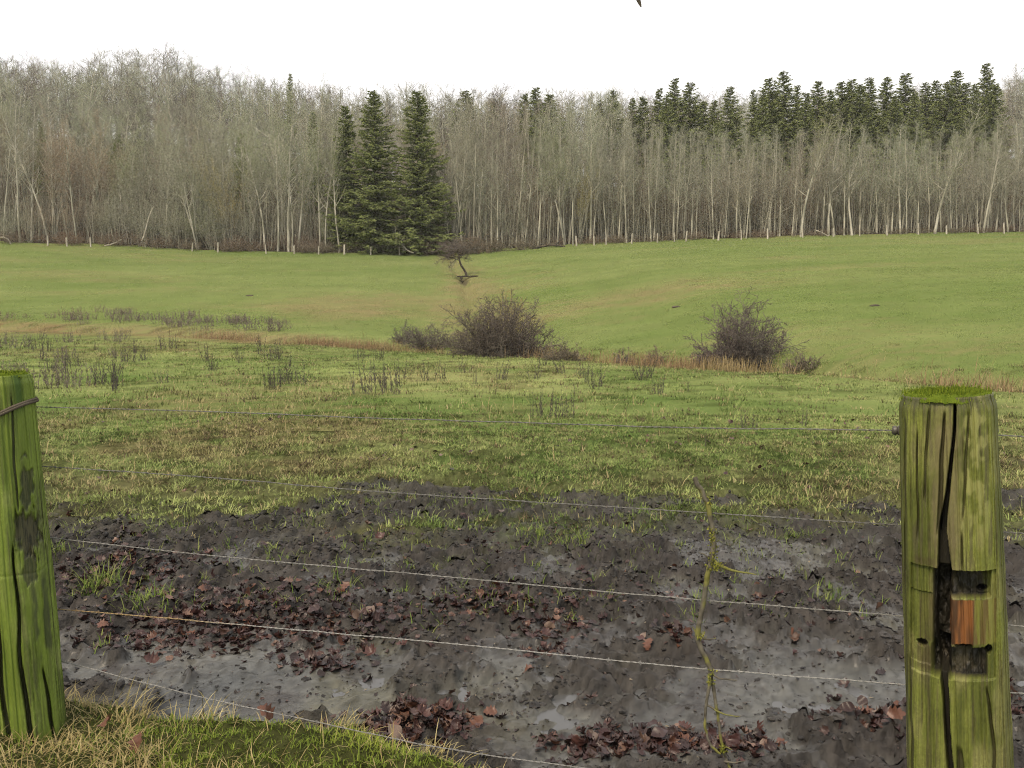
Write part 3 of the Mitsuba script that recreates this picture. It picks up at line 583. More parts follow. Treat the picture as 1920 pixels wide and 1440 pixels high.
for i, (lab, pts) in enumerate(WIRES):
    Q = smooth_path([at(a, b, fence_depth(a)) for a, b in pts], 700)
    Q[:, 2] += 0.0012 * np.sin(np.arange(700) * 0.13 + i) * (nz(P3(np.arange(700) * 0.02, np.zeros(700)), i) - 0.2)
    s = np.r_[0, np.cumsum(np.linalg.norm(np.diff(Q, axis=0), axis=1))]
    t = np.gradient(Q, axis=0); t /= np.linalg.norm(t, axis=1, keepdims=True)
    n1 = np.cross(t, [0, 0, 1.0]); n2 = np.cross(n1, t)
    ph = s / 0.018 * 2 * np.pi / 2
    rad = 0.0009
    st = [tube(Q + rad * (np.cos(ph + o)[:, None] * n1 + np.sin(ph + o)[:, None] * n2), 0.00095, 5) for o in (0, np.pi)]
    k = numbered('fence_wire')
    m = 'mat_wire_rust' if i == 3 else 'mat_wire_bright' if i in (2, 4) else 'mat_wire'
    scene[k + '__strand'] = mikit.ply(joinm(st), m, smooth=True)
    tag(k, lab, 'wire')
    if i in (2, 3, 4, 1):
        bs = []
        for u in np.arange(0.05, s[-1], 0.085):
            j = np.searchsorted(s, u); 
            if j >= 699: break
            for q in range(2):
                az = wr.random() * 6.283; d = np.cos(az) * n1[j] + np.sin(az) * n2[j]
                bs.append(tube([Q[j] - d * 0.007 + t[j] * 0.002 * q, Q[j] + t[j] * 0.002 * q, Q[j] + d * 0.007 + t[j] * 0.002 * q], [0.0003, 0.0008, 0.0003], 4))
            lo = np.linspace(0, 4 * np.pi, 14)
            bs.append(tube(Q[j] + t[j] * (np.linspace(-0.004, 0.004, 14))[:, None] + 0.003 * (np.cos(lo)[:, None] * n1[j] + np.sin(lo)[:, None] * n2[j]), 0.0006, 4))
        scene[k + '__barbs'] = mikit.ply(joinm(bs), m, smooth=True); labels[k + '__barbs'] = {'kind': 'stuff'}

# ------------------------------------------------------------------ the lichen twig caught in the wires, and the twig hanging in at the top
def tw(pts, r0, r1, n=40, dz=0.0):
    Q = smooth_path([at(a, b, fence_depth(a) - 0.012 + dz) for a, b in pts], n)
    Q += (nz(Q * 60, 3)[:, None] - 0.5) * 0.004
    R = np.linspace(r0, r1, n) * (0.85 + 0.4 * nz(Q * 70, 9))
    V, F = tube(Q, R, 7)
    lich = sst(0.58, 0.7, nz(V * 28, 12))
    C = mixc(mixc((0.05, 0.043, 0.034), (0.15, 0.14, 0.11), nz(V * 110, 13)), (0.16, 0.16, 0.035), 0.7 * lich)
    return V, F, C
main = [tw([(1303, 895), (1312, 915), (1325, 942), (1335, 985), (1338, 1030), (1330, 1065), (1322, 1110), (1312, 1165), (1309, 1200), (1325, 1237), (1333, 1262)], 0.0065, 0.0062, 80),
        tw([(1333, 1262), (1326, 1310), (1322, 1350), (1333, 1395), (1352, 1412)], 0.0042, 0.003, 50), tw([(1333, 1262), (1341, 1310), (1347, 1350), (1356, 1405), (1372, 1445)], 0.0042, 0.0032, 50, 0.01)]
scene['lichen_branch__stem'] = mikit.ply(joinm(main)[:2], 'mat_twig_lichen', smooth=True, color=joinm(main)[2])
for pts in ([(1337, 1050), (1350, 1060), (1370, 1068), (1395, 1074), (1418, 1077)], [(1311, 1193), (1325, 1198), (1342, 1197)], [(1309, 1195), (1301, 1182), (1298, 1175)], [(1336, 1265), (1352, 1272), (1382, 1276)], [(1326, 1322), (1350, 1336), (1388, 1344)], [(1357, 1428), (1376, 1430), (1396, 1428)], [(1350, 1405), (1364, 1402), (1374, 1404)], [(1330, 1050), (1322, 1040), (1310, 1036)], [(1322, 930), (1312, 935), (1305, 933)]):
    V, F, C = tw(pts, 0.0045 if pts[0][0] == 1337 else 0.0025, 0.001, 16)
    if pts[0][0] == 1337: C = mixc(C, (0.17, 0.175, 0.03), 0.6)
    scene[numbered('lichen_branch__twig')] = mikit.ply((V, F), 'mat_twig_lichen', smooth=True, color=C)
lr = np.random.default_rng(77); L = []
for (px, y0, y1, n, w) in ((1335, 985, 1070, 240, 8), (1345, 1055, 1070, 80, 14), (1333, 1255, 1285, 90, 8), (1355, 1395, 1412, 70, 7), (1313, 1185, 1200, 50, 8), (1330, 930, 950, 30, 6)):
    for q in range(n):
        py = y0 + (y1 - y0) * lr.random(); cx = np.interp(py, [985, 1030, 1065], [1335, 1338, 1331]) if px == 1335 else px
        p = at(cx + lr.normal(0, w * 0.5), py, fence_depth(cx) - 0.014 + lr.normal(0, 0.004))
        d = lr.normal(0, 1, 3); e = lr.normal(0, 1, 3); d *= 0.0035 / np.linalg.norm(d); e *= 0.003 / np.linalg.norm(e)
        L.append((np.array([p - d, p + e, p + d, p - e]), np.array([[0, 1, 2], [0, 2, 3]]), np.tile(mixc((0.10, 0.11, 0.02), (0.21, 0.21, 0.045), np.array(lr.random())), (4, 1))))
V, F, C = joinm(L)
scene['lichen_branch__lichen'] = mikit.ply((V, F), 'mat_moss', color=C); labels['lichen_branch__lichen'] = {'kind': 'stuff'}
tag('lichen_branch', 'dead forked branch with yellow lichen hanging in the fence wires', 'branch')
Q = smooth_path([at(1202, 13, 2.6), at(1199, 6, 2.6), at(1192, -18, 2.6), at(1180, -60, 2.62), at(1150, -190, 2.66), at(1090, -420, 2.75)], 40)
scene['hanging_twig__stem'] = mikit.ply(tube(Q, np.r_[0.002, 0.006, 0.0085, np.linspace(0.009, 0.014, 37)], 7), 'mat_bark_dark', smooth=True)
Q2 = smooth_path([at(1190, -18, 2.6), at(1215, -50, 2.6), at(1230, -80, 2.62)], 10)
scene['hanging_twig__side_twig'] = mikit.ply(tube(Q2, np.linspace(0.006, 0.002, 10), 6), 'mat_bark_dark', smooth=True)
tag('hanging_twig', 'dark tip of a twig hanging into the white sky', 'twig')

# ------------------------------------------------------------------ grass
def thin(rng, n, x0, x1, y0, y1, keep):
    x, y = x0 + (x1 - x0) * rng.random(n), y0 + (y1 - y0) * rng.random(n)
    k = rng.random(n) < keep(x, y); return x[k], y[k]
def wedge(x, y, m=1.0): return (np.abs(x) < 0.585 * y + m).astype(float)
def mesh_blades(key, x, y, h, w, bend, col, mat='mat_blade', segs=2, az=None, rng=None, ground=HM, sink=0.01):
    n = len(x); az = rng.random(n) * 6.283 if az is None else az
    v, f, k = blades(np.stack([x, y, ground(x, y) - sink], 1), h, w, az, bend, segs)
    scene[key] = mikit.ply((v, f), mat, color=np.clip(np.repeat(col, k, 0), 0, 1))
g = np.random.default_rng(301)
# verge in the corner
cx, cy = thin(g, 14000, -3.0, 0.9, 1.6, 3.4, lambda x, y: vergem(x, y) * wedge(x, y, 0.3))
m = 9; x, y = (np.repeat(cx, m) + g.normal(0, 0.018, len(cx) * m)), (np.repeat(cy, m) + g.normal(0, 0.018, len(cx) * m))
x, y = x[vergem(x, y) > 0.3], y[vergem(x, y) > 0.3]; n = len(x); u = g.random(n)
tuf = fb(P3(x, y, 2.6), 3, 302); dry = 0.06 + sst(0.54, 0.66, fb(P3(x + 5, y, 2.2), 3, 303)) * 0.4 + 0.1 * sst(-0.95, -1.25, x)
k = g.random(n) < dry
h = np.where(k, 0.02 + 0.085 * g.random(n) ** 1.5, 0.010 + 0.036 * g.random(n)) * (0.6 + 0.9 * tuf)
c = np.where(k[:, None], mixc((0.17, 0.13, 0.05), (0.30, 0.25, 0.12), u), mixc((0.065, 0.105, 0.012), (0.185, 0.225, 0.032), 0.6 * u + 0.4 * sst(0.35, 0.65, tuf)))
mesh_blades('verge_grass', x, y, h, np.where(k, 0.003, 0.0032) * (0.7 + 0.6 * g.random(n)), np.where(k, 0.55, 0.25) + 0.75 * g.random(n) ** 0.8, c, 'mat_blade_near', 3, rng=g)
tag('verge_grass', 'mossy grass with straw-coloured blades on the verge at the foot of the leaning post', 'grass', kind='stuff')
# tussocks of long blades by the left post
n = 210; ti = g.integers(0, 5, n); TC = np.array([(-1.28, 2.86), (-0.98, 2.8), (-0.55, 2.72), (-0.30, 2.66), (-0.22, 2.6)])[ti]
x, y = TC[:, 0] + g.normal(0, 0.05, n), TC[:, 1] + g.normal(0, 0.045, n)
mesh_blades('long_grass', x, y, np.where(ti < 2, 0.07 + 0.10 * g.random(n), 0.04 + 0.07 * g.random(n)), 0.0026 + 0.002 * g.random(n), 0.3 + 0.8 * g.random(n), mixc((0.20, 0.17, 0.06), (0.36, 0.31, 0.16), g.random(n)) * np.where(g.random(n) < 0.3, 0.7, 1)[:, None], 'mat_blade_near', 5, az=g.normal(0.2, 1.0, n), rng=g)
tag('long_grass', 'tufts of long dry grass leaning out over the mud from the verge', 'grass', kind='stuff')
# pasture near
def tufts(g, n, box, keep, m, sd):
    cx, cy = thin(g, n, *box, keep); q = len(cx)
    dx, dy = g.normal(0, sd, q * m), g.normal(0, sd, q * m)
    tufts.az = np.arctan2(dy, dx) + g.normal(0, 0.7, q * m); tufts.u = np.clip(np.repeat(g.random(q), m) * 0.75 + 0.25 * g.random(q * m), 0, 1); tufts.k = np.repeat(g.random(q), m)
    return np.repeat(cx, m) + dx, np.repeat(cy, m) + dy
def tuft_colour(x, y):
    u, k = tufts.u, tufts.k; c = grass_colour(x, y, u)
    d = field_dry(x, y)
    c = np.where((k < 0.10 + 0.30 * d)[:, None], mixc((0.19, 0.165, 0.08), (0.36, 0.31, 0.17), u), c)
    c = c * (0.86 + 0.42 * nz(P3(x, y, 3.3), 67) + 0.22 * (tufts.k - 0.5))[:, None]
    return np.where((k > 0.86 - 0.1 * d)[:, None], mixc((0.05, 0.04, 0.026), (0.10, 0.075, 0.05), u), c)
cov = lambda x, y: np.clip(turf(x, y), 0, 1) * wedge(x, y) * (0.38 + 0.62 * sst(0.35, 0.55, fb(P3(x, y, 1.7), 3, 311)))
x, y = tufts(g, 32000, (-8, 8.4, 4.4, 13), lambda x, y: cov(x, y) * (y > 4.6), 13, 0.03)
n = len(x); c = tuft_colour(x, y); dr_ = field_dry(x, y)
h = (0.024 + 0.052 * g.random(n) ** 1.5) * (0.7 + 0.7 * np.repeat(g.random(n // 13), 13)) * (1 + 0.7 * dr_ * g.random(n))
mesh_blades('pasture_grass', x, y, h, 0.0045 + 0.0035 * g.random(n), 0.45 + 0.75 * g.random(n) ** 0.8, c, 'mat_blade', 2, az=tufts.az, rng=g)
tag('pasture_grass', 'ragged short pasture grass with straw mixed in beyond the mud', 'grass', kind='stuff')
x, y = tufts(g, 15500, (-23, 20, 12, 36), lambda x, y: wedge(x, y) * (y < np.interp(x, DX, DY) + 2.5) * (0.5 + 0.5 * sst(0.3, 0.5, fb(P3(x, y, 1.2), 3, 312))), 12, 0.07)
n = len(x); dr_ = field_dry(x, y)
mesh_blades('field_grass', x, y, (0.04 + 0.075 * g.random(n) ** 1.4) * (0.7 + 0.7 * np.repeat(g.random(n // 12), 12)) * (1 + 0.9 * dr_ * g.random(n)), 0.008 + 0.007 * g.random(n), 0.4 + 0.75 * g.random(n), tuft_colour(x, y), 'mat_blade', 2, az=tufts.az, rng=g, ground=H0)
tag('field_grass', 'rough pasture grass in green and straw patches running to the bushes', 'grass', kind='stuff')
# meadow beyond the ditch
mx, my, mh, mw, mc, maz = [], [], [], [], [], []
for n_, box, m_, sd, wf, far_ in ((30000, (-34, 34, 14, 52), 9, 0.10, 0.011, 52), (30000, (-66, 66, 46, 106.5), 8, 0.24, 0.013, 200)):
    x, y = tufts(g, n_, box, lambda x, y: wedge(x, y, 2) * (y > np.interp(x, DX, DY) + 1.0) * np.clip(1.2 - (y - box[2]) / (box[3] - box[2]) * (0.6 if far_ < 100 else 0.4), 0, 1), m_, sd)
    n = len(x); mx.append(x); my.append(y); mh.append(0.03 + 0.05 * g.random(n)); mw.append(wf * (0.6 + 0.8 * g.random(n)) * (0.5 + y / 60)); maz.append(tufts.az)
    mc.append(grass_colour(x, y, tufts.u) * (0.62 + 0.7 * g.random(n))[:, None])
x, y = np.concatenate(mx), np.concatenate(my); n = len(x)
mesh_blades('meadow_grass', x, y, np.concatenate(mh), np.concatenate(mw), 0.35 + 0.65 * g.random(n), np.vstack(mc), 'mat_blade', 1, az=np.concatenate(maz), rng=g, ground=H0)
tag('meadow_grass', 'short green meadow grass on the slope below the wood', 'grass', kind='stuff')
# straw and dry belts along the ditch
n = 42000; x = np.where(g.random(n) < 0.6, -14 + 24 * g.random(n), -32 + 45 * g.random(n)); yd = np.interp(x, DX, DY); y = yd + g.normal(-1.0, 1.1, n)
k = g.random(n) < wedge(x, y) * sst(0.42, 0.62, fb(P3(x, y, 0.6), 3, 321)) * (1 - 0.6 * sst(-8.5, -10.5, x)) * (1 - 0.6 * sst(7, 8.5, x)); x, y = x[k], y[k]; n = len(x); u = g.random(n)
red = sst(0.45, 0.65, nz(P3(x, y, 0.3), 322))
mesh_blades('dry_grass', x, y, 0.15 + 0.42 * g.random(n) ** 1.3, 0.008 + 0.006 * g.random(n), 0.1 + 0.6 * g.random(n), mixc(mixc((0.19, 0.145, 0.07), (0.28, 0.225, 0.125), u), mixc((0.17, 0.11, 0.065), (0.25, 0.17, 0.105), u), red * 0.7), 'mat_blade', 3, rng=g, ground=H0)
tag('dry_grass', 'belt of long tan and rusty dry grass along the ditch between the bushes', 'grass', kind='stuff')
# scattered straw stalks in the pasture
n = 22000; x, y = thin(g, n, -11, 11, 6.0, 24, lambda x, y: wedge(x, y) * turf(x, y) * (0.12 + field_dry(x, y)) * sst(0.35, 0.6, fb(P3(x, y, 1.4), 3, 313)) * np.clip(14 / y, 0, 1)); n = len(x)
mesh_blades('straw', x, y, 0.08 + 0.20 * g.random(n) ** 1.7, 0.003 + 0.003 * (y / 12) , 0.5 + 0.8 * g.random(n) ** 0.7, mixc((0.24, 0.185, 0.09), (0.38, 0.31, 0.17), g.random(n)), 'mat_blade', 3, rng=g)
tag('straw', 'loose straw and dead stalks lying in the pasture grass', 'straw', kind='stuff')
# green tufts in the mud
sp = [(190, 1118, 90, .16), (250, 1145, 60, .1), (100, 1050, 60, .12), (290, 1150, 40, .09), (1490, 1010, 30, .08), (640, 1110, 26, .1), (200, 1215, 20, .06), (1560, 1130, 30, .09), (830, 1190, 16, .08), (1010, 1020, 40, .1), (1080, 1025, 40, .1)]
X, Y, Hh = [], [], []
for px, py, n, hh in sp:
    p = ground_at(px, py); X.append(p[0] + g.normal(0, 0.05, n * 2)); Y.append(p[1] + g.normal(0, 0.07, n * 2)); Hh.append(hh * (0.4 + 0.8 * g.random(n * 2)))
for q in range(430):
    px, py = 110 + 1600 * g.random(), 945 + 230 * g.random() ** 2.2; p = ground_at(px, py); n = g.integers(5, 24)
    X.append(p[0] + g.normal(0, 0.03, n)); Y.append(p[1] + g.normal(0, 0.04, n)); Hh.append(0.02 + 0.06 * g.random(n))
x, y, h = np.concatenate(X), np.concatenate(Y), np.concatenate(Hh); n = len(x)
mesh_blades('mud_grass', x, y, h, 0.003 + 0.002 * g.random(n), 0.3 + 0.8 * g.random(n), mixc((0.07, 0.13, 0.02), (0.19, 0.21, 0.07), g.random(n)), 'mat_blade', 3, rng=g)
tag('mud_grass', 'small green tufts of grass left standing in the churned mud', 'grass', kind='stuff')

# ------------------------------------------------------------------ clods and leaves
ico = trimesh.creation.icosphere(subdivisions=1); ic0 = trimesh.creation.icosphere(subdivisions=0)
iv, jf = np.array(ico.vertices), np.array(ico.faces)
cx, cy = thin(g, 80000, -4.2, 4.6, 2.4, 7.6, lambda x, y: wedge(x, y, .3) * (1 - slick(x, y) * 0.9) * (1 - turf(x, y)) * (0.1 + 0.9 * sst(0.40, 0.56, fb(P3(x, y, 2.4), 3, 331))) * (1 - vergem(x, y)))
def clods(cx, cy, R, bv, bf):
    n = len(cx)
    sc = R[:, None] * (0.6 + 0.8 * g.random((n, 3))) * np.array([1, 1, 0.62])
    V = bv[None] * (0.45 + 1.1 * nz(bv[None] * 2.3 + g.random((n, 1, 3)) * 50, 4))[..., None] * sc[:, None]
    V = V + np.stack([cx, cy, HM(cx, cy) - R * 0.05], 1)[:, None]
    C = np.repeat(mixc((0.012, 0.0112, 0.0105), (0.042, 0.039, 0.036), g.random(n)), len(bv), 0)
    return V.reshape(-1, 3), (bf[None] + (np.arange(n) * len(bv))[:, None, None]).reshape(-1, 3), C
n1, n2 = 1100, min(len(cx), 19000)
V, F, C = joinm([clods(cx[:n1], cy[:n1], 0.010 + 0.014 * g.random(n1) ** 2.2, iv, jf), clods(cx[n1:n2], cy[n1:n2], 0.004 + 0.007 * g.random(n2 - n1) ** 2, np.array(ic0.vertices), np.array(ic0.faces))])
scene['mud_clods'] = mikit.ply((V, F), 'mat_clod', color=C)
tag('mud_clods', 'dark crumbs and clods of trodden mud', 'mud', kind='stuff')
def leaf(g, size=0.045, lob=0.0, curl=0.6):
    k = 13; t = np.linspace(0, 1, k)
    wdt = 0.36 * np.sin(np.pi * t ** 0.85) ** 0.8 * (1 + lob * np.cos(t * 26)) + 0.004
    X = (t - 0.5); c1, c2 = curl * g.normal(0, 1), curl * g.normal(0.6, 0.7)
    def bend(x, y): return np.stack([x, y, 0.55 * c1 * (x ** 2) + 0.9 * c2 * y ** 2 + 0.06 * np.sin(9 * x + 5 * y)], -1)
    A, M, B = bend(X, wdt), bend(X, 0 * X), bend(X, -wdt)
    v = np.vstack([A, M, B]) * size * 2; i = np.arange(k - 1)
    f = np.vstack([np.stack([i, k + i, k + i + 1], 1), np.stack([i, k + i + 1, i + 1], 1), np.stack([k + i, 2 * k + i, 2 * k + i + 1], 1), np.stack([k + i, 2 * k + i + 1, k + i + 1], 1)])
    return v, f
def rot(g, n, flat=0.5):
    from scipy.spatial.transform import Rotation as Ro
    return Ro.from_euler('zyx', np.stack([g.random(n) * 360, g.normal(0, 35 * flat, n), g.normal(0, 35 * flat, n)], 1), degrees=True).as_matrix()
LEAFC = [(0.060, 0.027, 0.022), (0.046, 0.023, 0.020), (0.100, 0.045, 0.028), (0.038, 0.022, 0.021), (0.145, 0.085, 0.060), (0.062, 0.038, 0.033), (0.043, 0.019, 0.017), (0.13, 0.092, 0.07)]
PATCH = [(215, 1085, 0.34, 0.30, 330), (330, 1190, 0.40, 0.16, 260), (400, 1135, 0.4, 0.18, 150), (240, 1010, 0.10, 0.10, 36), (480, 1170, 0.30, 0.14, 140), (640, 1195, 0.34, 0.14, 140), (600, 1120, 0.30, 0.2, 70), (860, 1150, 0.34, 0.10, 110), (935, 1130, 0.12, 0.07, 60), (690, 1175, 0.12, 0.05, 26),
         (1030, 1180, 0.16, 0.12, 60), (1020, 1228, 0.10, 0.06, 30), (1260, 1205, 0.12, 0.08, 42), (790, 1365, 0.16, 0.10, 210), (700, 1385, 0.16, 0.07, 110), (720, 1420, 0.10, 0.05, 50), (1240, 1395, 0.28, 0.08, 190), (1130, 1405, 0.12, 0.06, 60), (1640, 1350, 0.16, 0.10, 90), (1390, 1400, 0.1, 0.05, 40), (600, 1245, 0.12, 0.08, 40), (1900, 1340, 0.1, 0.06, 20), (1150, 1130, 0.8, 0.35, 70), (900, 1020, 1.3, 0.6, 80), (1500, 1180, 0.4, 0.3, 30)]
VAR = [leaf(g, 0.025 + 0.012 * g.random(), 0.34 * (i % 4 < 3), 1.35) for i in range(8)]
pos = []
for px, py, sx, sy, n in PATCH:
    p = ground_at(px, py); n = int(n * 1.9); sx, sy = sx * 1.25, sy * 1.25; pos.append(np.stack([p[0] + g.normal(0, sx * 0.5, n), p[1] + g.normal(0, sy * 0.62, n)], 1))
pos = np.vstack(pos); pos = pos[(vergem(pos[:, 0], pos[:, 1]) < 0.5)]
more = np.stack(thin(g, 900, -6, 6, 6, 12.5, lambda x, y: wedge(x, y) * 0.5 * sst(0.45, 0.6, fb(P3(x, y, 0.9), 2, 341))), 1)
n = len(pos); M = rot(g, n, 0.7); Z = HM(pos[:, 0], pos[:, 1]) - 0.001 + 0.012 * g.random(n) ** 2
parts = []
for i in range(n):
    v, f = VAR[i % 8]; c = np.array(LEAFC[(0, 1, 3, 5, 6, 0, 1, 3, 6, 2, 5, 4)[g.integers(0, 12)]]) * (0.25 + 0.65 * g.random())
    parts.append((v @ M[i].T * (0.35 + 0.55 * g.random()) + [pos[i, 0], pos[i, 1], Z[i]], f, np.tile(c, (len(v), 1))))
for i in range(len(more)):
    v, f = VAR[i % 8]; c = np.array(LEAFC[g.integers(0, 8)]) * (0.5 + 0.6 * g.random()); q = rot(g, 1, 0.8)[0]
    parts.append((v @ q.T * (0.6 + 0.5 * g.random()) + [more[i, 0], more[i, 1], float(HM(more[i, 0], more[i, 1])) + 0.02], f, np.tile(c, (len(v), 1))))
V, F, C = joinm(parts)
scene['leaf_litter'] = mikit.ply((V, F), 'mat_leaf', smooth=True, color=C)
tag('leaf_litter', 'drifts of wet red-brown dead leaves trodden into the mud', 'leaves', kind='stuff')
for i in range(8):
    v, f = VAR[i]
    scene[f'leaf_kind_{i}'] = {'type': 'shapegroup', 'leaf': mikit.ply((v, f), 'mat_leaf', smooth=True, color=np.tile(np.array(LEAFC[i]) * 0.9, (len(v), 1)))}
n = 24000; fx, fy = thin(g, n, -4.2, 4.6, 2.4, 6.8, lambda x, y: wedge(x, y, .3) * (1 - vergem(x, y)) * (0.25 + 0.75 * sst(0.3, 0.6, fb(P3(x, y, 1.9), 3, 351))))
n = len(fx); q = rot(g, n, 0.6); sz = 0.003 + 0.010 * g.random(n) ** 2.5
tri = np.array([[-1, -.5, 0], [1, -.3, .3], [.5, .7, 0], [-.6, .5, .3]])
V = np.einsum('nij,kj->nki', q, tri) * sz[:, None, None] + np.stack([fx, fy, HM(fx, fy) + 0.003], 1)[:, None]
F = (np.array([[0, 1, 2], [0, 2, 3]])[None] + (np.arange(n) * 4)[:, None, None]).reshape(-1, 3)
lc = np.array([(0.012, 0.010, 0.009), (0.02, 0.014, 0.011), (0.04, 0.022, 0.016), (0.008, 0.007, 0.007), (0.045, 0.038, 0.03), (0.14, 0.115, 0.075)])[g.choice(6, n, p=[.24, .22, .13, .16, .17, .08])]
scene['leaf_fragments'] = mikit.ply((V.reshape(-1, 3), F), 'mat_leaf', color=np.repeat(lc, 4, 0))
tag('leaf_fragments', 'dark scraps of rotting leaves and straw pressed into the mud', 'leaves', kind='stuff')
def put_leaf(p, s, flat, label, group=None, kind=None):
    k = numbered('fallen_leaf'); m = np.eye(4); m[:3, :3] = rot(g, 1, flat)[0] * s; m[:3, 3] = p
    i = g.integers(0, 8) if kind is None else kind
    scene[k] = {'type': 'instance', 'to_world': T(m.tolist()), 'group': ref(f'leaf_kind_{i}')}
    tag(k, label, 'leaf', group)
for px, py, s, kind, lab in ((1363, 1170, 1.0, 4, 'curled pale brown leaf on the mud beside the lichen branch'), (1428, 846, 1.5, 4, 'pale tan leaf on the green grass near two dark weeds'), (1498, 944, 1.5, 2, 'orange-brown leaf at the muddy grass edge near the split post'), (1603, 1088, 1.2, 4, 'tan leaf alone on the dark mud near the split post'),
                             (235, 1003, 1.3, 4, 'light brown leaf standing up just above the third wire'), (695, 1168, 0.9, 7, 'round pale leaf on the mud just above the fourth wire'), (722, 908, 1.5, 2, 'reddish leaf in the grass just above the second wire'), (1215, 1229, 0.9, 2, 'bright red-brown leaf lying under the fourth wire by the lichen branch'), (988, 1268, 0.9, 2, 'orange-brown leaf on the grey silt above the largest puddle'),
                             (1110, 1335, 1.0, 5, 'flat brown leaf on the grey silt beside the largest puddle'), (385, 1125, 1.0, 2, 'folded orange leaf in the drift below the third wire'), (237, 1117, 1.3, 4, 'broad pale leaf beside the green tuft near the leaning post')):
    p = ground_at(px, py); put_leaf(p + [0, 0, 0.022], s, 0.9, lab, kind=kind)
for x, y, lab in ((-1.27, 2.68, 'orange leaf leaning against the foot of the mossy left post'), (-1.1, 2.52, 'tan leaf on the moss near the leaning post'), (-0.78, 2.74, 'orange-brown leaf caught in the middle of the verge grass')):
    put_leaf(np.array([x, y, float(HM(x, y)) + 0.035]), 1.0, 1.6, lab, kind=2)
def leaf_label(p):
    where = 'in the deep drift beside the leaning post' if p[0] < -0.75 and p[1] > 3.2 else 'in the drift touching the verge grass' if p[1] < 3.0 and p[0] < 0.1 else 'in the drift under the lichen branch' if p[1] < 3.1 else 'in the long drift between the third and fourth wires' if p[1] < 4.6 else 'on the dark mud between the second and third wires'
    return 'wet brown dead leaf ' + where, 'leaves ' + where
for i in range(150):
    j = g.integers(0, len(pos)); p = np.array([pos[j, 0] + g.normal(0, .05), pos[j, 1] + g.normal(0, .05), 0]); p[2] = float(HM(p[0], p[1])) + 0.016 + 0.014 * g.random()
    if vergem(p[0], p[1]) < 0.3: put_leaf(p, 0.65 + 0.45 * g.random(), 1.0, *leaf_label(p))

# ------------------------------------------------------------------ bushes, weeds
def add_thing(name, parts, label, cat, group=None):
    """parts: {part name: (mesh, material)}"""
    k = numbered(name)
    for pn, (m, mat) in parts.items():
        scene[f'{k}__{pn}'] = mikit.ply((m[0], m[1]), mat, smooth=True, **({'color': m[2]} if len(m) > 2 else {}))
    tag(k, label, cat, group); return k
def place(mesh, p, s=1.0, rz=0.0, sx=1.0):
    c, q = math.cos(rz), math.sin(rz)
    return (np.asarray(mesh[0]) @ np.array([[c, -q, 0], [q, c, 0], [0, 0, 1]]).T * s * np.array([sx, 1, 1]) + p, mesh[1])
def bush(seed, px, py, wpx, hpx, label, n0=40, m1=8, m2=5, m3=4, mat='mat_twig_bush', rt=0.0042, name='bush', tip=0.0, wide=1.35, base=0.22):
    q = np.random.default_rng(seed); p = ground_at(px, py); k = p[1] / FOCAL; H, W = hpx * k, wpx * k * 1.42
    ph = wide * q.random(n0) ** 0.55; az = q.random(n0) * 6.283
    if tip: ph[: int(n0 * 0.15)] *= 0.25
    D = np.stack([np.sin(ph) * np.cos(az), np.sin(ph) * np.sin(az), np.cos(ph)], 1)
    L = 0.92 / np.sqrt((np.sin(ph) / (W * 0.5 * (1 - base))) ** 2 + (np.cos(ph) / H) ** 2) * q.uniform(0.66, 1.0, n0) * (1 + tip * (ph < 0.3))
    S = np.stack([np.cos(az) * W * 0.5 * base * q.random(n0), np.sin(az) * W * 0.5 * base * q.random(n0), np.full(n0, -0.06)], 1)
    P0 = grow(q, S, D, L, 8, -0.022, 0.11); R0 = taper(P0, 0.006 + 0.008 * L, np.full(n0, rt * 1.3))
    def lev(P, Rr, m, L, f, ang, kk, r0, r1, s0=0.15):
        S, D, s_, r_ = kids(q, P, Rr, m, s0, 1.0, ang, 0.3)
        l = np.repeat(L, m) * f * (0.5 + 0.8 * q.random(len(S))) * (1.2 - 0.6 * s_); Q = grow(q, S, D, l, kk, 0.0, 0.17)
        return Q, taper(Q, np.full(len(S), r0), np.full(len(S), r1)), l
    P1, R1, L1 = lev(P0, R0, m1, L, 0.38, 0.85, 4, rt * 1.7, rt, 0.08)
    P2, R2, L2 = lev(P1, R1, m2, L1, 0.5, 0.7, 3, rt * 1.1, rt * 0.8)
    P3_, R3, L3 = lev(P2, R2, m3, L2, 0.5, 0.7, 2, rt * 0.85, rt * 0.5)
    st, cr = joinm([tubes(P0, R0, 4), tubes(P1, R1, 3)]), joinm([tubes(P2, R2, 3), tubes(P3_, R3, 3)])
    return add_thing(name, {'stems': ((st[0] + p, st[1]), mat), 'twigs': ((cr[0] + p, cr[1]), mat)}, label, 'bush')
bush(401, 1394, 690, 172, 124, 'dense purplish thorn bush, rounded with a thin raised tip, in the ditch line', n0=110, m1=12, m2=6, m3=3, rt=0.0044, tip=0.18, wide=1.5, base=0.36)
bush(402, 938, 668, 215, 118, 'large dark tangled bush at the middle of the ditch', n0=110, m1=11, m2=6, m3=3, rt=0.005, tip=0.15, wide=1.5, base=0.36)
bush(403, 962, 640, 120, 128, 'tall sparse greenish shrub with upright stems rising out of the large bush', n0=30, m1=6, m2=4, m3=3, mat='mat_twig_yellow', name='shrub', wide=0.7, rt=0.0045)
bush(404, 800, 654, 130, 58, 'low dark bramble bush at the near end of the tan grass belt', n0=44, m1=8)
bush(414, 756, 642, 50, 48, 'small upright dark bush first in the ditch row', n0=30, m1=7)
bush(405, 1056, 676, 90, 42, 'low reddish bush beside the large tangled bush', n0=36, m1=8, mat='mat_twig_brown')
bush(406, 1172, 682, 44, 52, 'small thin twiggy bush between the two large bushes', n0=22, m1=7, m2=5)
bush(407, 1228, 680, 48, 44, 'second small twiggy bush between the two large bushes, nearer the thorn bush', n0=24, m1=7, m2=5, mat='mat_twig_brown')
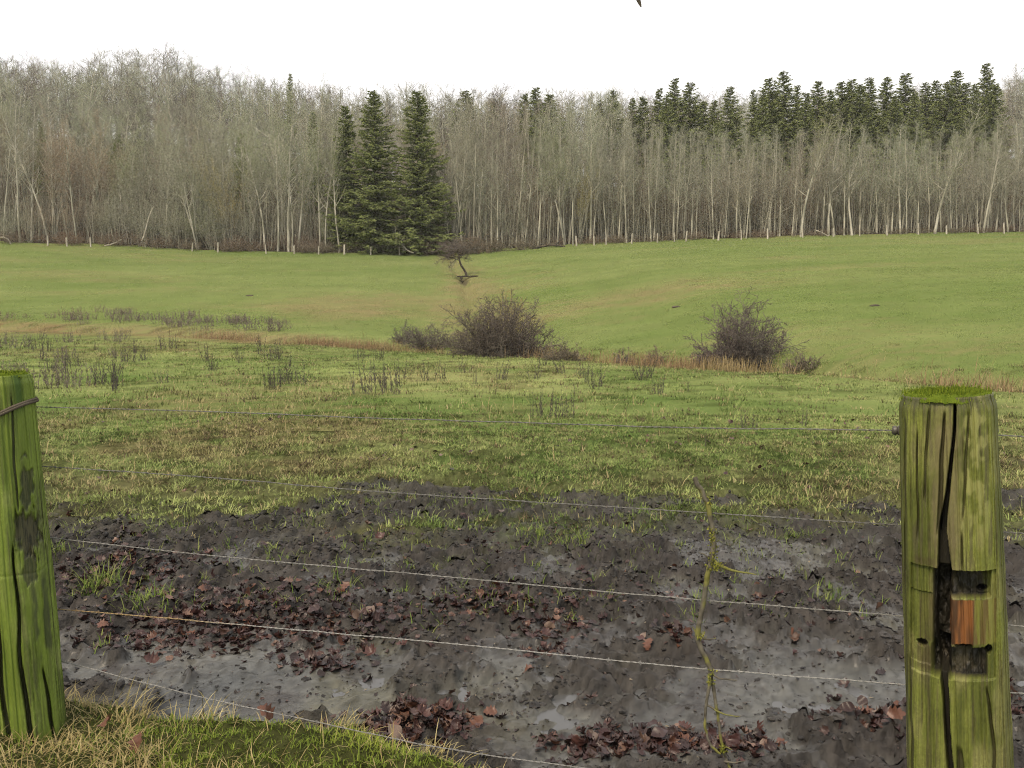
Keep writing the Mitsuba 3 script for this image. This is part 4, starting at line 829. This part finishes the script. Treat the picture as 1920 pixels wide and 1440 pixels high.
bush(408, 1318, 686, 48, 44, 'low dark bush against the foot of the thorn bush', n0=30, m1=7)
bush(409, 1508, 692, 70, 44, 'low brown brush trailing off behind the thorn bush', n0=34, m1=7, mat='mat_twig_brown')
def thorn_tree():
    q = np.random.default_rng(410); d = float(ground_at(874, 519)[1]) + 0.4
    Q = smooth_path([at(874, 522, d), at(871, 507, d), at(864, 496, d), at(861, 484, d), at(858, 470, d)], 16)
    P = [Q[None]]; n = 22
    S = Q[q.integers(9, 16, n)]; D = np.stack([q.normal(0, 1, n), q.normal(0, 1, n), q.uniform(0.1, 0.6, n)], 1)
    P1 = grow(q, S, D, q.uniform(1.1, 2.3, n), 4, 0.0, 0.18); R1 = taper(P1, np.full(n, 0.04), np.full(n, 0.014))
    S2, D2, s2, r2 = kids(q, P1, R1, 10, 0.2, 1, 0.8); P2 = grow(q, S2, D2, q.uniform(0.35, 0.8, len(S2)), 3, 0.02, 0.2); R2 = taper(P2, np.full(len(S2), .013), np.full(len(S2), .008))
    S3, D3, s3, r3 = kids(q, P2, R2, 8, 0.1, 1, 0.8); P3_ = grow(q, S3, D3, q.uniform(0.15, 0.4, len(S3)), 2, 0.0, 0.2)
    add_thing('thorn_tree', {'trunk': (joinm([tube(Q, np.linspace(0.11, 0.07, 16), 7), tubes(P1, R1, 5)]), 'mat_bark_dark'), 'crown': (joinm([tubes(P2, R2, 3), tubes(P3_, taper(P3_, np.full(len(S3), .009), np.full(len(S3), .005)), 3)]), 'mat_twig_bush')},
              'small thorn tree with a crooked leaning trunk and flat dark crown by the footbridge', 'tree')
thorn_tree()
bush(411, 900, 474, 130, 38, 'reddish-brown shrub mass at the meadow edge behind the small thorn tree', n0=64, m1=8, m2=4, m3=3, rt=0.011, mat='mat_twig_brown')
bush(412, 815, 476, 66, 40, 'reddish shrub at the wood edge beside the tall spruces', n0=50, m1=8, m2=4, m3=3, rt=0.011, mat='mat_twig_brown')
bush(413, 985, 468, 70, 30, 'low brown brush at the meadow edge beside the fallen log', n0=30, m1=6, m2=4, m3=3, rt=0.009, mat='mat_twig_brown')

def weed_kind(i):
    st, cr = bare_tree(500 + i, H=0.9, r=0.009, n0=(5, 7, 10, 14, 9, 6)[i], base=(0.08, 0.12, 0.2, 0.34, 0.26, 0.1)[i], spread=0.08, lean=0.07, wob=0.035, s0=0.35, m1=8, ang1=0.38, L1=0.11, m2=3, L2=0.5, m3=0, L3=0.12, rt=0.0048, sides=4, k1=3)
    return {'type': 'shapegroup', 'stems': mikit.ply(st, 'mat_twig_weed', smooth=True), 'seed_heads': mikit.ply(cr, 'mat_twig_weed', smooth=True)}
for i in range(6): scene[f'weed_kind_{i}'] = weed_kind(i)
for i in range(6, 9):
    st, cr = bare_tree(500 + i, H=0.9, r=0.009, n0=18, base=0.75, spread=0.1, lean=0.09, wob=0.05, s0=0.3, m1=8, ang1=0.45, L1=0.16, m2=3, L2=0.5, m3=0, rt=0.0075, sides=3, k1=2)
    scene[f'weed_kind_{i}'] = {'type': 'shapegroup', 'stems': mikit.ply(st, 'mat_twig_clump', smooth=True), 'seed_heads': mikit.ply(cr, 'mat_twig_clump', smooth=True)}
def put_weed(p, s, label, group=None, w=1.0, kind=None):
    k = numbered('dead_weed')
    scene[k] = {'type': 'instance', 'to_world': T().translate([float(a) for a in p]).rotate([0, 0, 1], g.random() * 360).rotate([1, 0, 0], g.normal(0, 5)).scale([s * w, s * w, s]), 'group': ref(f'weed_kind_{g.integers(0, 6) if kind is None else kind}')}
    tag(k, label, 'plant', group); labels[k + '__seed_heads'] = {'kind': 'stuff'}; labels[k + '__stems'] = {'kind': 'stuff'}
for px, py, hp, w, lab in ((1505, 800, 66, 0.8, 'dark upright dead weed crossing the top wire, nearest the split post'), (1402, 806, 58, 1.0, 'bushy dead weed crossing the top wire, between the lone stalk and the upright weed'), (1322, 842, 48, 0.35, 'single dead stalk standing below the top wire above the lichen branch'), (1018, 785, 90, 0.8, 'clump of thin dead stalks in the middle of the pasture'),
                           (1060, 785, 98, 0.9, 'tallest clump of dead stalks in the middle of the pasture'), (745, 740, 70, 1.0, 'pale reddish dead weed in front of the low bramble bush'), (722, 730, 70, 0.9, 'leaning brown dead weed left standing in the pasture'), (890, 720, 52, 0.4, 'lone thin dead stalk in the pasture below the large bush'), (866, 830, 40, 0.4, 'short thin dead stalk touching the top wire'),
                           (1290, 735, 40, 0.5, 'small dead stalk in front of the thorn bush'), (1100, 720, 50, 0.5, 'dead stalk in front of the low reddish bush')):
    p = ground_at(px, py); put_weed(p, hp * p[1] / FOCAL / 0.92, lab, w=w)
for i in range(120):
    a = g.random()
    px, py = (g.uniform(-20, 540), 588 + g.normal(4, 7)) if a < 0.45 else (g.uniform(-10, 560) if a < 0.6 else g.uniform(-10, 240), g.uniform(635, 735)) if a < 0.8 else (g.uniform(480, 1300), g.uniform(665, 740))
    if a < 0.45: py += 0.035 * max(px, 0)
    p = ground_at(px, py)
    if a < 0.45: put_weed(p, g.uniform(0.4, 0.95), 'clump of dark dead weeds in the thin row across the far side of the pasture', 'weeds in the far row', w=g.uniform(1.0, 1.6), kind=6 + i % 3)
    else:
        where = 'close above the leaning post' if px < 240 else 'on the far grassy side by the weed row' if px < 560 else 'in front of the low bramble bush' if px < 860 else 'in front of the bushes of the ditch'
        dk = px < 240 and i % 2
        put_weed(p, g.uniform(0.55, 1.1), ('dark clump of dead weeds ' if dk else 'thin dead weed in the rough grass ') + where, ('clumps ' if dk else 'weeds ') + where, kind=6 + i % 3 if dk else None)

# ------------------------------------------------------------------ small things in the meadow
def plank_bridge():
    k = 'plank_bridge'; p = ground_at(876, 523); z = float(max(H0(p[0] - 0.9, YB), H0(p[0] + 0.9, YB))) + 0.04
    for i in range(3):
        m = trimesh.creation.box([1.7 + 0.1 * i, 0.20, 0.07]); m.apply_translation([0, 0.24 * i, 0.015 * (i % 2)])
        m.apply_transform(trimesh.transformations.rotation_matrix(-0.03, [0, 1, 0])); m.apply_translation([p[0], YB, z])
        scene[f'{k}__plank' + (f'_{i:03d}' if i else '')] = mikit.ply(m, 'mat_bark_dark' if i < 2 else 'mat_bark_grey')
    for i, s in enumerate((-0.75, 0.75)):
        m = trimesh.creation.cylinder(radius=0.11, height=1.0, sections=10); m.apply_transform(trimesh.transformations.rotation_matrix(1.5708, [1, 0, 0])); m.apply_translation([p[0] + s * 0.7, YB + 0.25, z - 0.15])
        scene[f'{k}__beam' + (f'_{i:03d}' if i else '')] = mikit.ply(m, 'mat_bark_dark', smooth=40)
    tag(k, 'dark plank footbridge over the brook in the meadow', 'footbridge')
plank_bridge()
for i, (px, py, s, lab) in enumerate(((468, 555, 0.16, 'small dark molehill alone on the pale green slope before the wood'), (1640, 574, 0.12, 'dark molehill on the open meadow beyond the thorn bush'), (1268, 576, 0.13, 'brown molehill on the tan patch of the meadow'))):
    p = ground_at(px, py); q = iv * (0.75 + 0.5 * nz(iv * 1.7 + i * 9, 3))[:, None] * np.array([s * 1.6, s, s * 0.55]) + p
    k = numbered('molehill'); scene[k] = mikit.ply((q, jf), 'mat_bark_dark', smooth=True); tag(k, lab, 'molehill')
POSTS = [(97, 453), (133, 454), (177, 457), (365, 467), (413, 468), (503, 471), (555, 472), (600, 472), (648, 473), (697, 473), (751, 473), (1080, 460), (1113, 458), (1135, 455), (1182, 454), (1230, 452), (1262, 450), (1283, 450), (1343, 449), (1386, 447), (1435, 445), (1500, 442), (1557, 441), (1606, 440), (1657, 439), (1715, 438), (1767, 437), (1826, 437), (1874, 436), (1914, 435)]
for i, (px, py) in enumerate(POSTS):
    d = EDGE_Y - 0.4 + g.uniform(-0.2, 0.5); x = (px - 960) / FOCAL * d; h = g.uniform(0.95, 1.3); r = g.uniform(0.075, 0.12)
    m = trimesh.creation.cylinder(radius=r, height=h + 0.4, sections=9); vv = np.array(m.vertices); vv[:, :2] *= (1 - 0.12 * (vv[:, 2:] > 0)); vv[:, 2] += np.where(vv[:, 2] > 0, 0.05 * vv[:, 0] / r, 0)
    lean = g.normal(0, 0.06, 2); vv[:, 0] += lean[0] * (vv[:, 2] + h / 2); vv[:, 1] += lean[1] * (vv[:, 2] + h / 2)
    vv += [x, d, float(H0(x, d)) + h / 2 - 0.2]
    k = numbered('meadow_post'); scene[k] = mikit.ply((vv, m.faces), 'mat_old_wood', smooth=40)
    tag(k, 'pale weathered fence post in the row along the foot of the wood', 'post', 'posts along the wood edge')
def log(name, pts, r0, r1, mat, label, cat, twg=0, seed=1):
    Q = smooth_path(pts, 24); k = numbered(name); gg = np.random.default_rng(seed)
    scene[k + '__stem'] = mikit.ply(tube(Q, np.linspace(r0, r1, 24), 7), mat, smooth=True)
    if twg:
        S, D, s, pr = kids(gg, Q[None], np.linspace(r0, r1, 24)[None], twg, 0.2, 1, 0.8)
        L = 0.5 + 0.9 * gg.random(len(S)); P = grow(gg, S, D, L, 5, 0.04, 0.15)
        S2, D2, s2, p2 = kids(gg, P, taper(P, np.full(len(S), .03), np.full(len(S), .01)), 4, .2, 1, .7); P2 = grow(gg, S2, D2, 0.2 + .4 * gg.random(len(S2)), 3, 0, .15)
        scene[k + '__branches'] = mikit.ply(joinm([tubes(P, taper(P, np.full(len(S), r1 * .9), np.full(len(S), .012)), 5), tubes(P2, taper(P2, np.full(len(S2), .018), np.full(len(S2), .006)), 4)]), mat, smooth=True)
    tag(k, label, cat)
E = EDGE_Y
log('fallen_branch', [at(776, 474, E - .6), at(760, 466, E - .6), at(748, 452, E - .5), at(742, 446, E - .4)], 0.07, 0.04, 'mat_old_wood', 'bleached forked branch fallen at the foot of the tall spruces', 'branch', 9, 3)
log('fallen_log', [at(998, 467, E - .7), at(1022, 461, E - .6), at(1040, 460, E - .5), at(1060, 463, E - .4)], 0.16, 0.10, 'mat_bark_dark', 'dark fallen log with stubs on the meadow edge', 'log', 5, 4)
log('leaning_pole', [at(266, 452, E + 1), at(274, 428, E + 1.1), at(282, 400, E + 1.2), at(288, 388, E + 1.3)], 0.10, 0.06, 'mat_old_wood', 'pale broken stem leaning at the wood edge behind the meadow posts', 'log', 0)
log('leaning_pole', [at(0, 446, E + .6), at(10, 446, E + .5), at(20, 458, E + .4)], 0.11, 0.09, 'mat_old_wood', 'bent pale log at the meadow edge, at the very end of the wood', 'log', 0)
log('leaning_pole', [at(196, 461, E + 1), at(212, 457, E + 1), at(228, 449, E + 1)], 0.10, 0.07, 'mat_old_wood', 'short pale log propped on the brush below the birches', 'log', 0)
log('leaning_pole', [at(1530, 432, E + .6), at(1542, 437, E + .4), at(1553, 443, E + .3)], 0.08, 0.06, 'mat_old_wood', 'pale stick propped between two meadow posts', 'log', 0)

# ------------------------------------------------------------------ the wood
def kind(key, tree, tm, cm, cn='crown'):
    scene[key] = {'type': 'shapegroup', 'trunk': mikit.ply(tree[0], tm, smooth=True), cn: mikit.ply(tree[1], cm, smooth=True)}
NP, NB, NH = 8, 8, 6
for i in range(NP): kind(f'pole_kind_{i}', bare_tree(600 + i, H=14, r=0.085 + 0.02 * (i % 3), lean=0.03, wob=0.018, s0=0.30, m1=20, ang1=0.5, L1=0.17, prof=lambda s: 1.05 - 0.6 * s, trop1=0.12, m2=6, L2=0.5, m3=4, L3=0.5, rt=0.006, k1=3, sides=5), 'mat_bark_pole', 'mat_twig_pole')
for i in range(NB):
    tm, cm = [('mat_bark_pale', 'mat_twig_mixed'), ('mat_bark_pale', 'mat_twig_pole'), ('mat_bark_grey', 'mat_twig_mixed')][i % 3]
    kind(f'broad_kind_{i}', bare_tree(620 + i, H=17, r=0.15, n0=1 + (i % 4 == 3) * 2, base=0.6 * (i % 4 == 3), spread=0.16 * (i % 4 == 3), lean=0.05, wob=0.03, s0=0.32, m1=24, ang1=0.62, L1=0.25, prof=lambda s: 1.1 - 0.75 * s, trop1=0.09, m2=7, L2=0.45, m3=5, L3=0.4, rt=0.0065, lt=0.026, sides=5), tm, cm)
for i in range(NH): kind(f'hill_kind_{i}', bare_tree(640 + i, H=17, r=0.18, lean=0.04, wob=0.035, s0=0.22, m1=24, ang1=0.8, L1=0.30, prof=lambda s: 1.1 - 0.7 * s, trop1=0.06, m2=6, L2=0.5, m3=3, L3=0.5, rt=0.012, lt=0.024, k1=3, sides=4), 'mat_bark_pale' if i % 3 == 0 else 'mat_bark_grey', ('mat_twig_hill', 'mat_twig_mixed', 'mat_twig_bush')[i % 3])
for i in range(3): kind(f'willow_kind_{i}', bare_tree(660 + i, H=10, r=0.06, n0=11, base=0.6, spread=0.45, lean=0.06, wob=0.05, s0=0.2, m1=8, ang1=0.45, L1=0.28, trop1=0.1, m2=5, L2=0.5, m3=4, L3=0.4, rt=0.006, sides=4), 'mat_bark_grey', 'mat_twig_yellow' if i == 0 else 'mat_twig_mixed')
for i in range(3): kind(f'brush_kind_{i}', bare_tree(680 + i, H=2.6, r=0.02, n0=14, base=0.9, spread=0.7, lean=0.12, wob=0.12, s0=0.15, m1=5, ang1=0.7, L1=0.3, trop1=0.03, m2=4, L2=0.5, m3=2, L3=0.5, rt=0.0085, sides=3, k1=3), 'mat_twig_brown', 'mat_twig_brown', 'twigs')
def inst(key, grp, x, y, s, rz, sz=None, tilt=(0, 0), z=None):
    m = T().translate([float(x), float(y), float(H0(x, y) if z is None else z)]).rotate([0, 1, 0], tilt[0]).rotate([1, 0, 0], tilt[1]).rotate([0, 0, 1], rz).scale([s, s, sz or s])
    scene[key] = {'type': 'instance', 'to_world': m, 'group': ref(grp)}
def X_at(px, d): return (px - 960) / FOCAL * d
# named trees: base px, top py, depth, kind, label
NAMED = [(46, 150, 107, 1, -6, 'white-barked tree leaning away at the very end of the wood edge'), (98, 190, 108, 0, -7, 'pale leaning stem, outermost of the cluster of slanting trunks'), (110, 205, 108.5, 3, -4, 'pale multi-stemmed slanting tree in the cluster of slanting trunks'),
         (318, 240, 107, 1, 1, 'crooked white-barked tree at the wood edge with a bent trunk'), (378, 195, 107, 3, -2, 'clump of tall pale stems standing over the dark undergrowth'), (280, 220, 109, 0, -3, 'pale tree with purplish twigs at the wood edge'), (501, 215, 108, 0, 0, 'straight pale tree beside the yellow willow'), (545, 175, 107, 1, -3, 'straight white birch trunk between the willow and the spruces'),
         (562, 195, 108, 4, 0, 'pale forked tree near the spruces at the wood edge'), (603, 225, 108, 0, 0, 'tall thin pale tree next to the narrowest spruce'), (640, 240, 107, 6, 0, 'bare tree standing right in front of the narrow spruce'), (1497, 222, 105.9, 0, 0, 'pale rounded tree above the pole thicket, first in the row below the dense spruces'), (1548, 216, 106, 1, 0, 'pale tree with a slender crown, second in the row below the dense spruces'), (1592, 226, 105.9, 6, 0, 'greenish tree in the row below the dense spruces'),
         (1682, 226, 105.9, 4, 0, 'pale round-crowned tree in front of the spruces on the hill'), (1745, 200, 105.8, 0, 4, 'largest pale tree with a wide spreading crown in front of the hilltop spruces'), (1835, 222, 106, 1, 2, 'pale tree leaning at the far end of the pole thicket'), (1060, 190, 107, 3, 0, 'pale greenish multi-stemmed tree above the pole thicket'), (1105, 185, 107, 4, 0, 'tall pale greenish tree in the pole thicket below the lone hill spruces')]
def thing_tree(name, grp, x, y, s, rz, sz, tilt, label, group=None):
    k = numbered(name); inst(k, grp, x, y, s, rz, sz, tilt); tag(k, label, 'tree', group); return k
for px, top, d, kd, lean, lab in NAMED:
    x = X_at(px, d); h = at(px, top, d)[2] - float(H0(x, d)); s = h / 16.8
    thing_tree('bare_tree', f'broad_kind_{kd}', x, d, s * (1.25 if px > 1400 else 0.95), g.random() * 360, s, (lean, 0), lab)
x = X_at(436, 107.5); thing_tree('willow', 'willow_kind_0', x, 107.5, 0.85, 20, 1.2, (0, 0), 'yellowish many-stemmed willow at the wood edge')
x = X_at(1085, 107); thing_tree('willow', 'willow_kind_0', x, 107, 0.6, 120, 1.1, (0, 0), 'smaller olive many-stemmed willow in the pole thicket')
x = X_at(1390, 106.8); thing_tree('willow', 'willow_kind_1', x, 106.8, 0.55, 200, 1.1, (0, 0), 'fan-shaped many-stemmed bush in the pole thicket by the meadow posts')
# pole thicket from the spruces to the far end
def pole_label(px, ri):
    part = ('beside the tall spruces', 'below the small spruce clump', 'below the first hill spruces', 'below the densest hill spruces', 'below the highest hill spruces')[int(np.searchsorted([990, 1170, 1390, 1640], px))]
    row = ('at the front', 'just behind the front', 'in the middle', 'deep inside', 'at the back')[ri]
    return f'thin pole-like tree {row} of the thicket {part}', f'pole trees {part}, row {ri + 1}'
rows = [(106.6, 58), (109, 56), (112, 54), (116, 52), (121, 44)]
for ri, (d, n) in enumerate(rows):
    for i in range(n):
        px = 835 + (1960 - 835) * (i + g.random()) / n; dd = d + g.uniform(-0.8, 1.2); x = X_at(px, dd)
        top = np.interp(px, [835, 1000, 1120, 1200, 1400, 1700, 1950], [215, 205, 215, 240, 262, 262, 250]) + g.normal(0, 14)
        h = np.clip(at(px, top, dd)[2] - float(H0(x, dd)), 7, 22) * (1.0 if ri < 3 else 0.97); s = h / 13.8
        thing_tree('pole_tree', f'pole_kind_{g.integers(0, NP)}', x, dd, (0.85 + 0.3 * g.random()), g.random() * 360, s, (g.normal(0, 2.5), g.normal(0, 1.5)),
                   *pole_label(px, ri))
# mixed wood on the other side
def mixed_label(px, d):
    part = ('around the slanting trunks', 'around the crooked white tree', 'around the yellow willow', 'around the tall spruces')[int(np.searchsorted([200, 370, 600], px))]
    row = {108: 'at the meadow edge', 111: 'just behind the edge', 115: 'a little inside the wood', 120: 'well inside the wood', 126: 'at the foot of the hill'}[d]
    return f'bare grey tree {row} {part}', f'bare trees {part}, {row}'
for d, n in ((108, 20), (111, 22), (115, 22), (120, 22), (126, 20)):
    for i in range(n):
        px = -60 + (880 + 60) * (i + g.random()) / n; dd = d + g.uniform(-1, 1.5)
        if 640 < px < 835 and d < 118: continue
        x = X_at(px, dd); top = np.interp(px, [-60, 100, 300, 500, 640, 880], [190, 215, 235, 215, 215, 215]) + g.normal(0, 24) - (d - 108) * 1.3
        h = np.clip(at(px, top, dd)[2] - float(H0(x, dd)), 7, 22); s = h / 16.8
        thing_tree('bare_tree', f'broad_kind_{g.integers(0, NB)}', x, dd, s * (0.75 + 0.3 * g.random()), g.random() * 360, s, (g.normal(-1, 3), g.normal(0, 2)), *mixed_label(px, d))
for i in range(26):
    px = g.uniform(-40, 640); d = g.uniform(106.6, 109); x = X_at(px, d)
    thing_tree('understory_tree', f'willow_kind_{1 + i % 2}', x, d, g.uniform(0.35, 0.6), g.random() * 360, g.uniform(0.35, 0.75), (g.normal(0, 4), 0), 'low many-stemmed bare tree filling the wood edge ' + ('below the slanting trunks' if px < 200 else 'below the crooked white tree' if px < 370 else 'near the yellow willow'), 'low trees ' + ('one' if px < 200 else 'two' if px < 370 else 'three'))
# spruces
def put_spruce(mesh, x, d, s, rz, label, group=None):
    k = numbered('spruce_tree')
    for pn, m in (('trunk', mesh[0]), ('crown', mesh[1]), ('branches', mesh[2])):
        v, f = place(m, np.array([x, d, float(H0(x, d))]), s, rz)
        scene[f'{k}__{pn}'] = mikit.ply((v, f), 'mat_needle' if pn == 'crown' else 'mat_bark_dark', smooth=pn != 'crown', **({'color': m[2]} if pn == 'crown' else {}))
    tag(k, label, 'tree', group)
def sp_h(px, top, d): x = X_at(px, d); return x, at(px, top, d)[2] - float(H0(x, d))
for i, (px, top, d, w, lab) in enumerate(((654, 190, 109.5, 3.2, 'dark narrow spruce, outermost of the three tall spruces at the wood edge'), (706, 162, 108, 4.8, 'middle one of the three tall spruces at the wood edge'), (787, 162, 107.5, 5.2, 'broadest and darkest spruce of the three at the wood edge, beside the brook shrub'))):
    x, h = sp_h(px, top, d); put_spruce(spruce(700 + i, h, w, 0.04, 1.3, 0.42), x, d, 1.0, 0, lab)
for i in range(4):
    t = spruce(720 + i, 18, 3.0 + 0.6 * i, 0.25, 0.95, 0.3)
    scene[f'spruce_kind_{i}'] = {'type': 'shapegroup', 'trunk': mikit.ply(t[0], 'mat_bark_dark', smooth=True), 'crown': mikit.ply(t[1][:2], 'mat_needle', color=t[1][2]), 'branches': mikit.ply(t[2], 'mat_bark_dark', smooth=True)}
BACK = [(875, 163, 150), (925, 175, 156), (1003, 152, 144), (985, 166, 146), (1028, 166, 145), (1122, 168, 150), (1145, 166, 152), (1183, 172, 150), (1201, 160, 150), (1230, 158, 150), (1258, 155, 146), (1243, 170, 144), (1287, 160, 146), (1313, 168, 148), (1332, 176, 146), (1360, 160, 140), (1405, 162, 142), (1430, 146, 142), (1456, 136, 144), (1420, 172, 138), (1483, 150, 146), (1500, 160, 142),
        (1521, 143, 148), (1545, 160, 142), (1563, 152, 144), (1583, 132, 146), (1600, 150, 142), (1618, 148, 146), (1650, 133, 148), (1682, 134, 146), (1665, 156, 142), (1700, 170, 142), (1722, 142, 150), (1741, 140, 150), (1773, 120, 150), (1792, 130, 150), (1810, 140, 146), (1832, 122, 150), (1848, 150, 146), (1760, 150, 146)]
for px, top, d, lab in ((592, 205, 118, 'dark spruce half hidden among the bare trees beside the three tall spruces'), (462, 245, 121, 'dark spruce half hidden behind the yellow willow'), (552, 134, 150, 'slender spruce whose tip rises over the skyline of the bare wood'), (92, 225, 120, 'dark green spruce hidden behind the slanting trunks'), (235, 250, 122, 'dark spruce hidden behind the bare trees with purplish twigs')):
    x, h = sp_h(px, top, d); k = numbered('spruce_tree'); inst(k, f'spruce_kind_{px % 4}', x, d, h / 17.7 * (0.5 if px == 552 else 0.8), px, h / 17.7); tag(k, lab, 'tree')
LONE = {875: 'small dark spruce standing alone on the hill beside the tall spruces', 1360: 'dark spruce standing apart between the two long spruce rows', 1003: 'taller spruce of the small green clump on the middle of the hill', 1773: 'tallest spruce of the clump at the high end of the hill'}
def sp_part(px): return 'the small clumps on the middle of the hill' if px < 1165 else 'the first long row on the hill, before the lone gap' if px < 1350 else 'the thick row on the hill after the lone gap' if px < 1535 else 'the densest hill row above the rounded pale crowns' if px < 1630 else 'the pair-topped stretch of the hill row' if px < 1710 else 'the clump at the high end of the hill'
for i, (px, top, d) in enumerate(BACK):
    x, h = sp_h(px, top + g.normal(9, 8), d); k = numbered('spruce_tree'); s = h / 17.7
    inst(k, f'spruce_kind_{g.integers(0, 4)}', x, d, s * g.uniform(0.8, 1.25), g.random() * 360, s)
    tag(k, LONE.get(px, 'dark green spruce in ' + sp_part(px)), 'tree', None if px in LONE else 'spruces in ' + sp_part(px))
# woodland covering the hill
SKY_PX = [-150, 0, 60, 150, 230, 330, 400, 470, 560, 640, 760, 900, 1100, 1300, 1500, 1700, 1840, 1900, 2000]
SKY_PY = [98, 96, 100, 102, 80, 76, 112, 124, 150, 158, 155, 160, 165, 168, 165, 160, 150, 118, 118]
wi = 0
for d in np.r_[np.arange(124, 226, 6.0), 231, 238, 247, 258]:
    w = 0.60 * d + 6; n = int(2 * w / 5.6)
    for i in range(n):
        x = -w + 2 * w * (i + g.random()) / n; dd = d + g.uniform(-2.5, 2.5); px = 960 + x / dd * FOCAL
        if 1165 < px < 1872 and dd < 157: continue
        if 980 < px < 1050 and dd < 148: continue
        H = 19 * g.uniform(0.85, 1.12)
        lim = at(px, np.interp(px, SKY_PX, SKY_PY) + 8 + abs(g.normal(0, 11)), dd)[2] - float(H0(x, dd))
        H = min(H, lim) if dd < 200 else lim * g.uniform(0.9, 1.0)
        if H < 6: continue
        s = H / 16.6
        wi += 1; inst(f'woodland__{wi:03d}', f'hill_kind_{g.integers(0, NH)}', x, dd, max(s, 0.8) * g.uniform(0.9, 1.15), g.random() * 360, s, (g.normal(0, 3), 0))
tag('woodland', 'grey-green mass of bare treetops covering the hill to the skyline', 'wood', kind='stuff')
# brush at the foot of the wood
for i in range(440):
    px = g.uniform(-60, 1980); d = 105.6 + 4.5 * g.random() ** 1.4 if i < 330 else g.uniform(109, 124)
    s = g.uniform(0.45, 1.0) * (1.0 if px < 840 else 0.6) * (1.3 if i > 330 else 1); x = X_at(px, d)
    inst(f'undergrowth__{i + 1:03d}', f'brush_kind_{i % 3}', x, d, s, g.random() * 360, s * g.uniform(0.6, 1.0))
def stems_kind(i):
    q = np.random.default_rng(690 + i); n = 20
    S = np.stack([q.uniform(-2.6, 2.6, n), q.uniform(-1.6, 1.6, n), np.full(n, -0.3)], 1)
    P = grow(q, S, np.array([0, 0, 1.0]) + q.normal(0, 0.09, (n, 3)), q.uniform(3.5, 9.5, n), 6, 0.03, 0.035); Rr = taper(P, q.uniform(0.018, 0.05, n), np.full(n, 0.008))
    S1, D1, s1, pr = kids(q, P, Rr, 9, 0.3, 1, 0.6); P1 = grow(q, S1, D1, q.uniform(0.4, 1.5, len(S1)), 3, 0.1, 0.1)
    S2, D2, s2, pr2 = kids(q, P1, taper(P1, np.full(len(S1), .01), np.full(len(S1), .006)), 3, 0.2, 1, 0.6); P2 = grow(q, S2, D2, q.uniform(0.2, 0.6, len(S2)), 2, 0.08, 0.1)
    return tubes(P, Rr, 4), joinm([tubes(P1, taper(P1, np.full(len(S1), 0.010), np.full(len(S1), 0.006)), 3), tubes(P2, taper(P2, np.full(len(S2), 0.007), np.full(len(S2), 0.004)), 3)])
for i in range(4): kind(f'stems_kind_{i}', stems_kind(i), 'mat_bark_pole' if i % 2 else 'mat_bark_grey', 'mat_twig_pole' if i % 2 else 'mat_twig_brown', 'twigs')
for i in range(300):
    px = g.uniform(-80, 1990); d = 107.5 + 17 * g.random() ** 1.2; x = X_at(px, d)
    if 640 < px < 840 and d < 111: d += 4
    inst(f'sapling_thicket__{i + 1:03d}', f'stems_kind_{i % 4}', x, d, g.uniform(0.8, 1.2), g.choice([0, 180]) + g.normal(0, 20), g.uniform(0.7, 1.25))
tag('sapling_thicket', 'thicket of thin grey saplings between the trunks of the wood', 'undergrowth', kind='stuff')
tag('undergrowth', 'dark brown brush and brambles along the foot of the wood', 'undergrowth', kind='stuff')
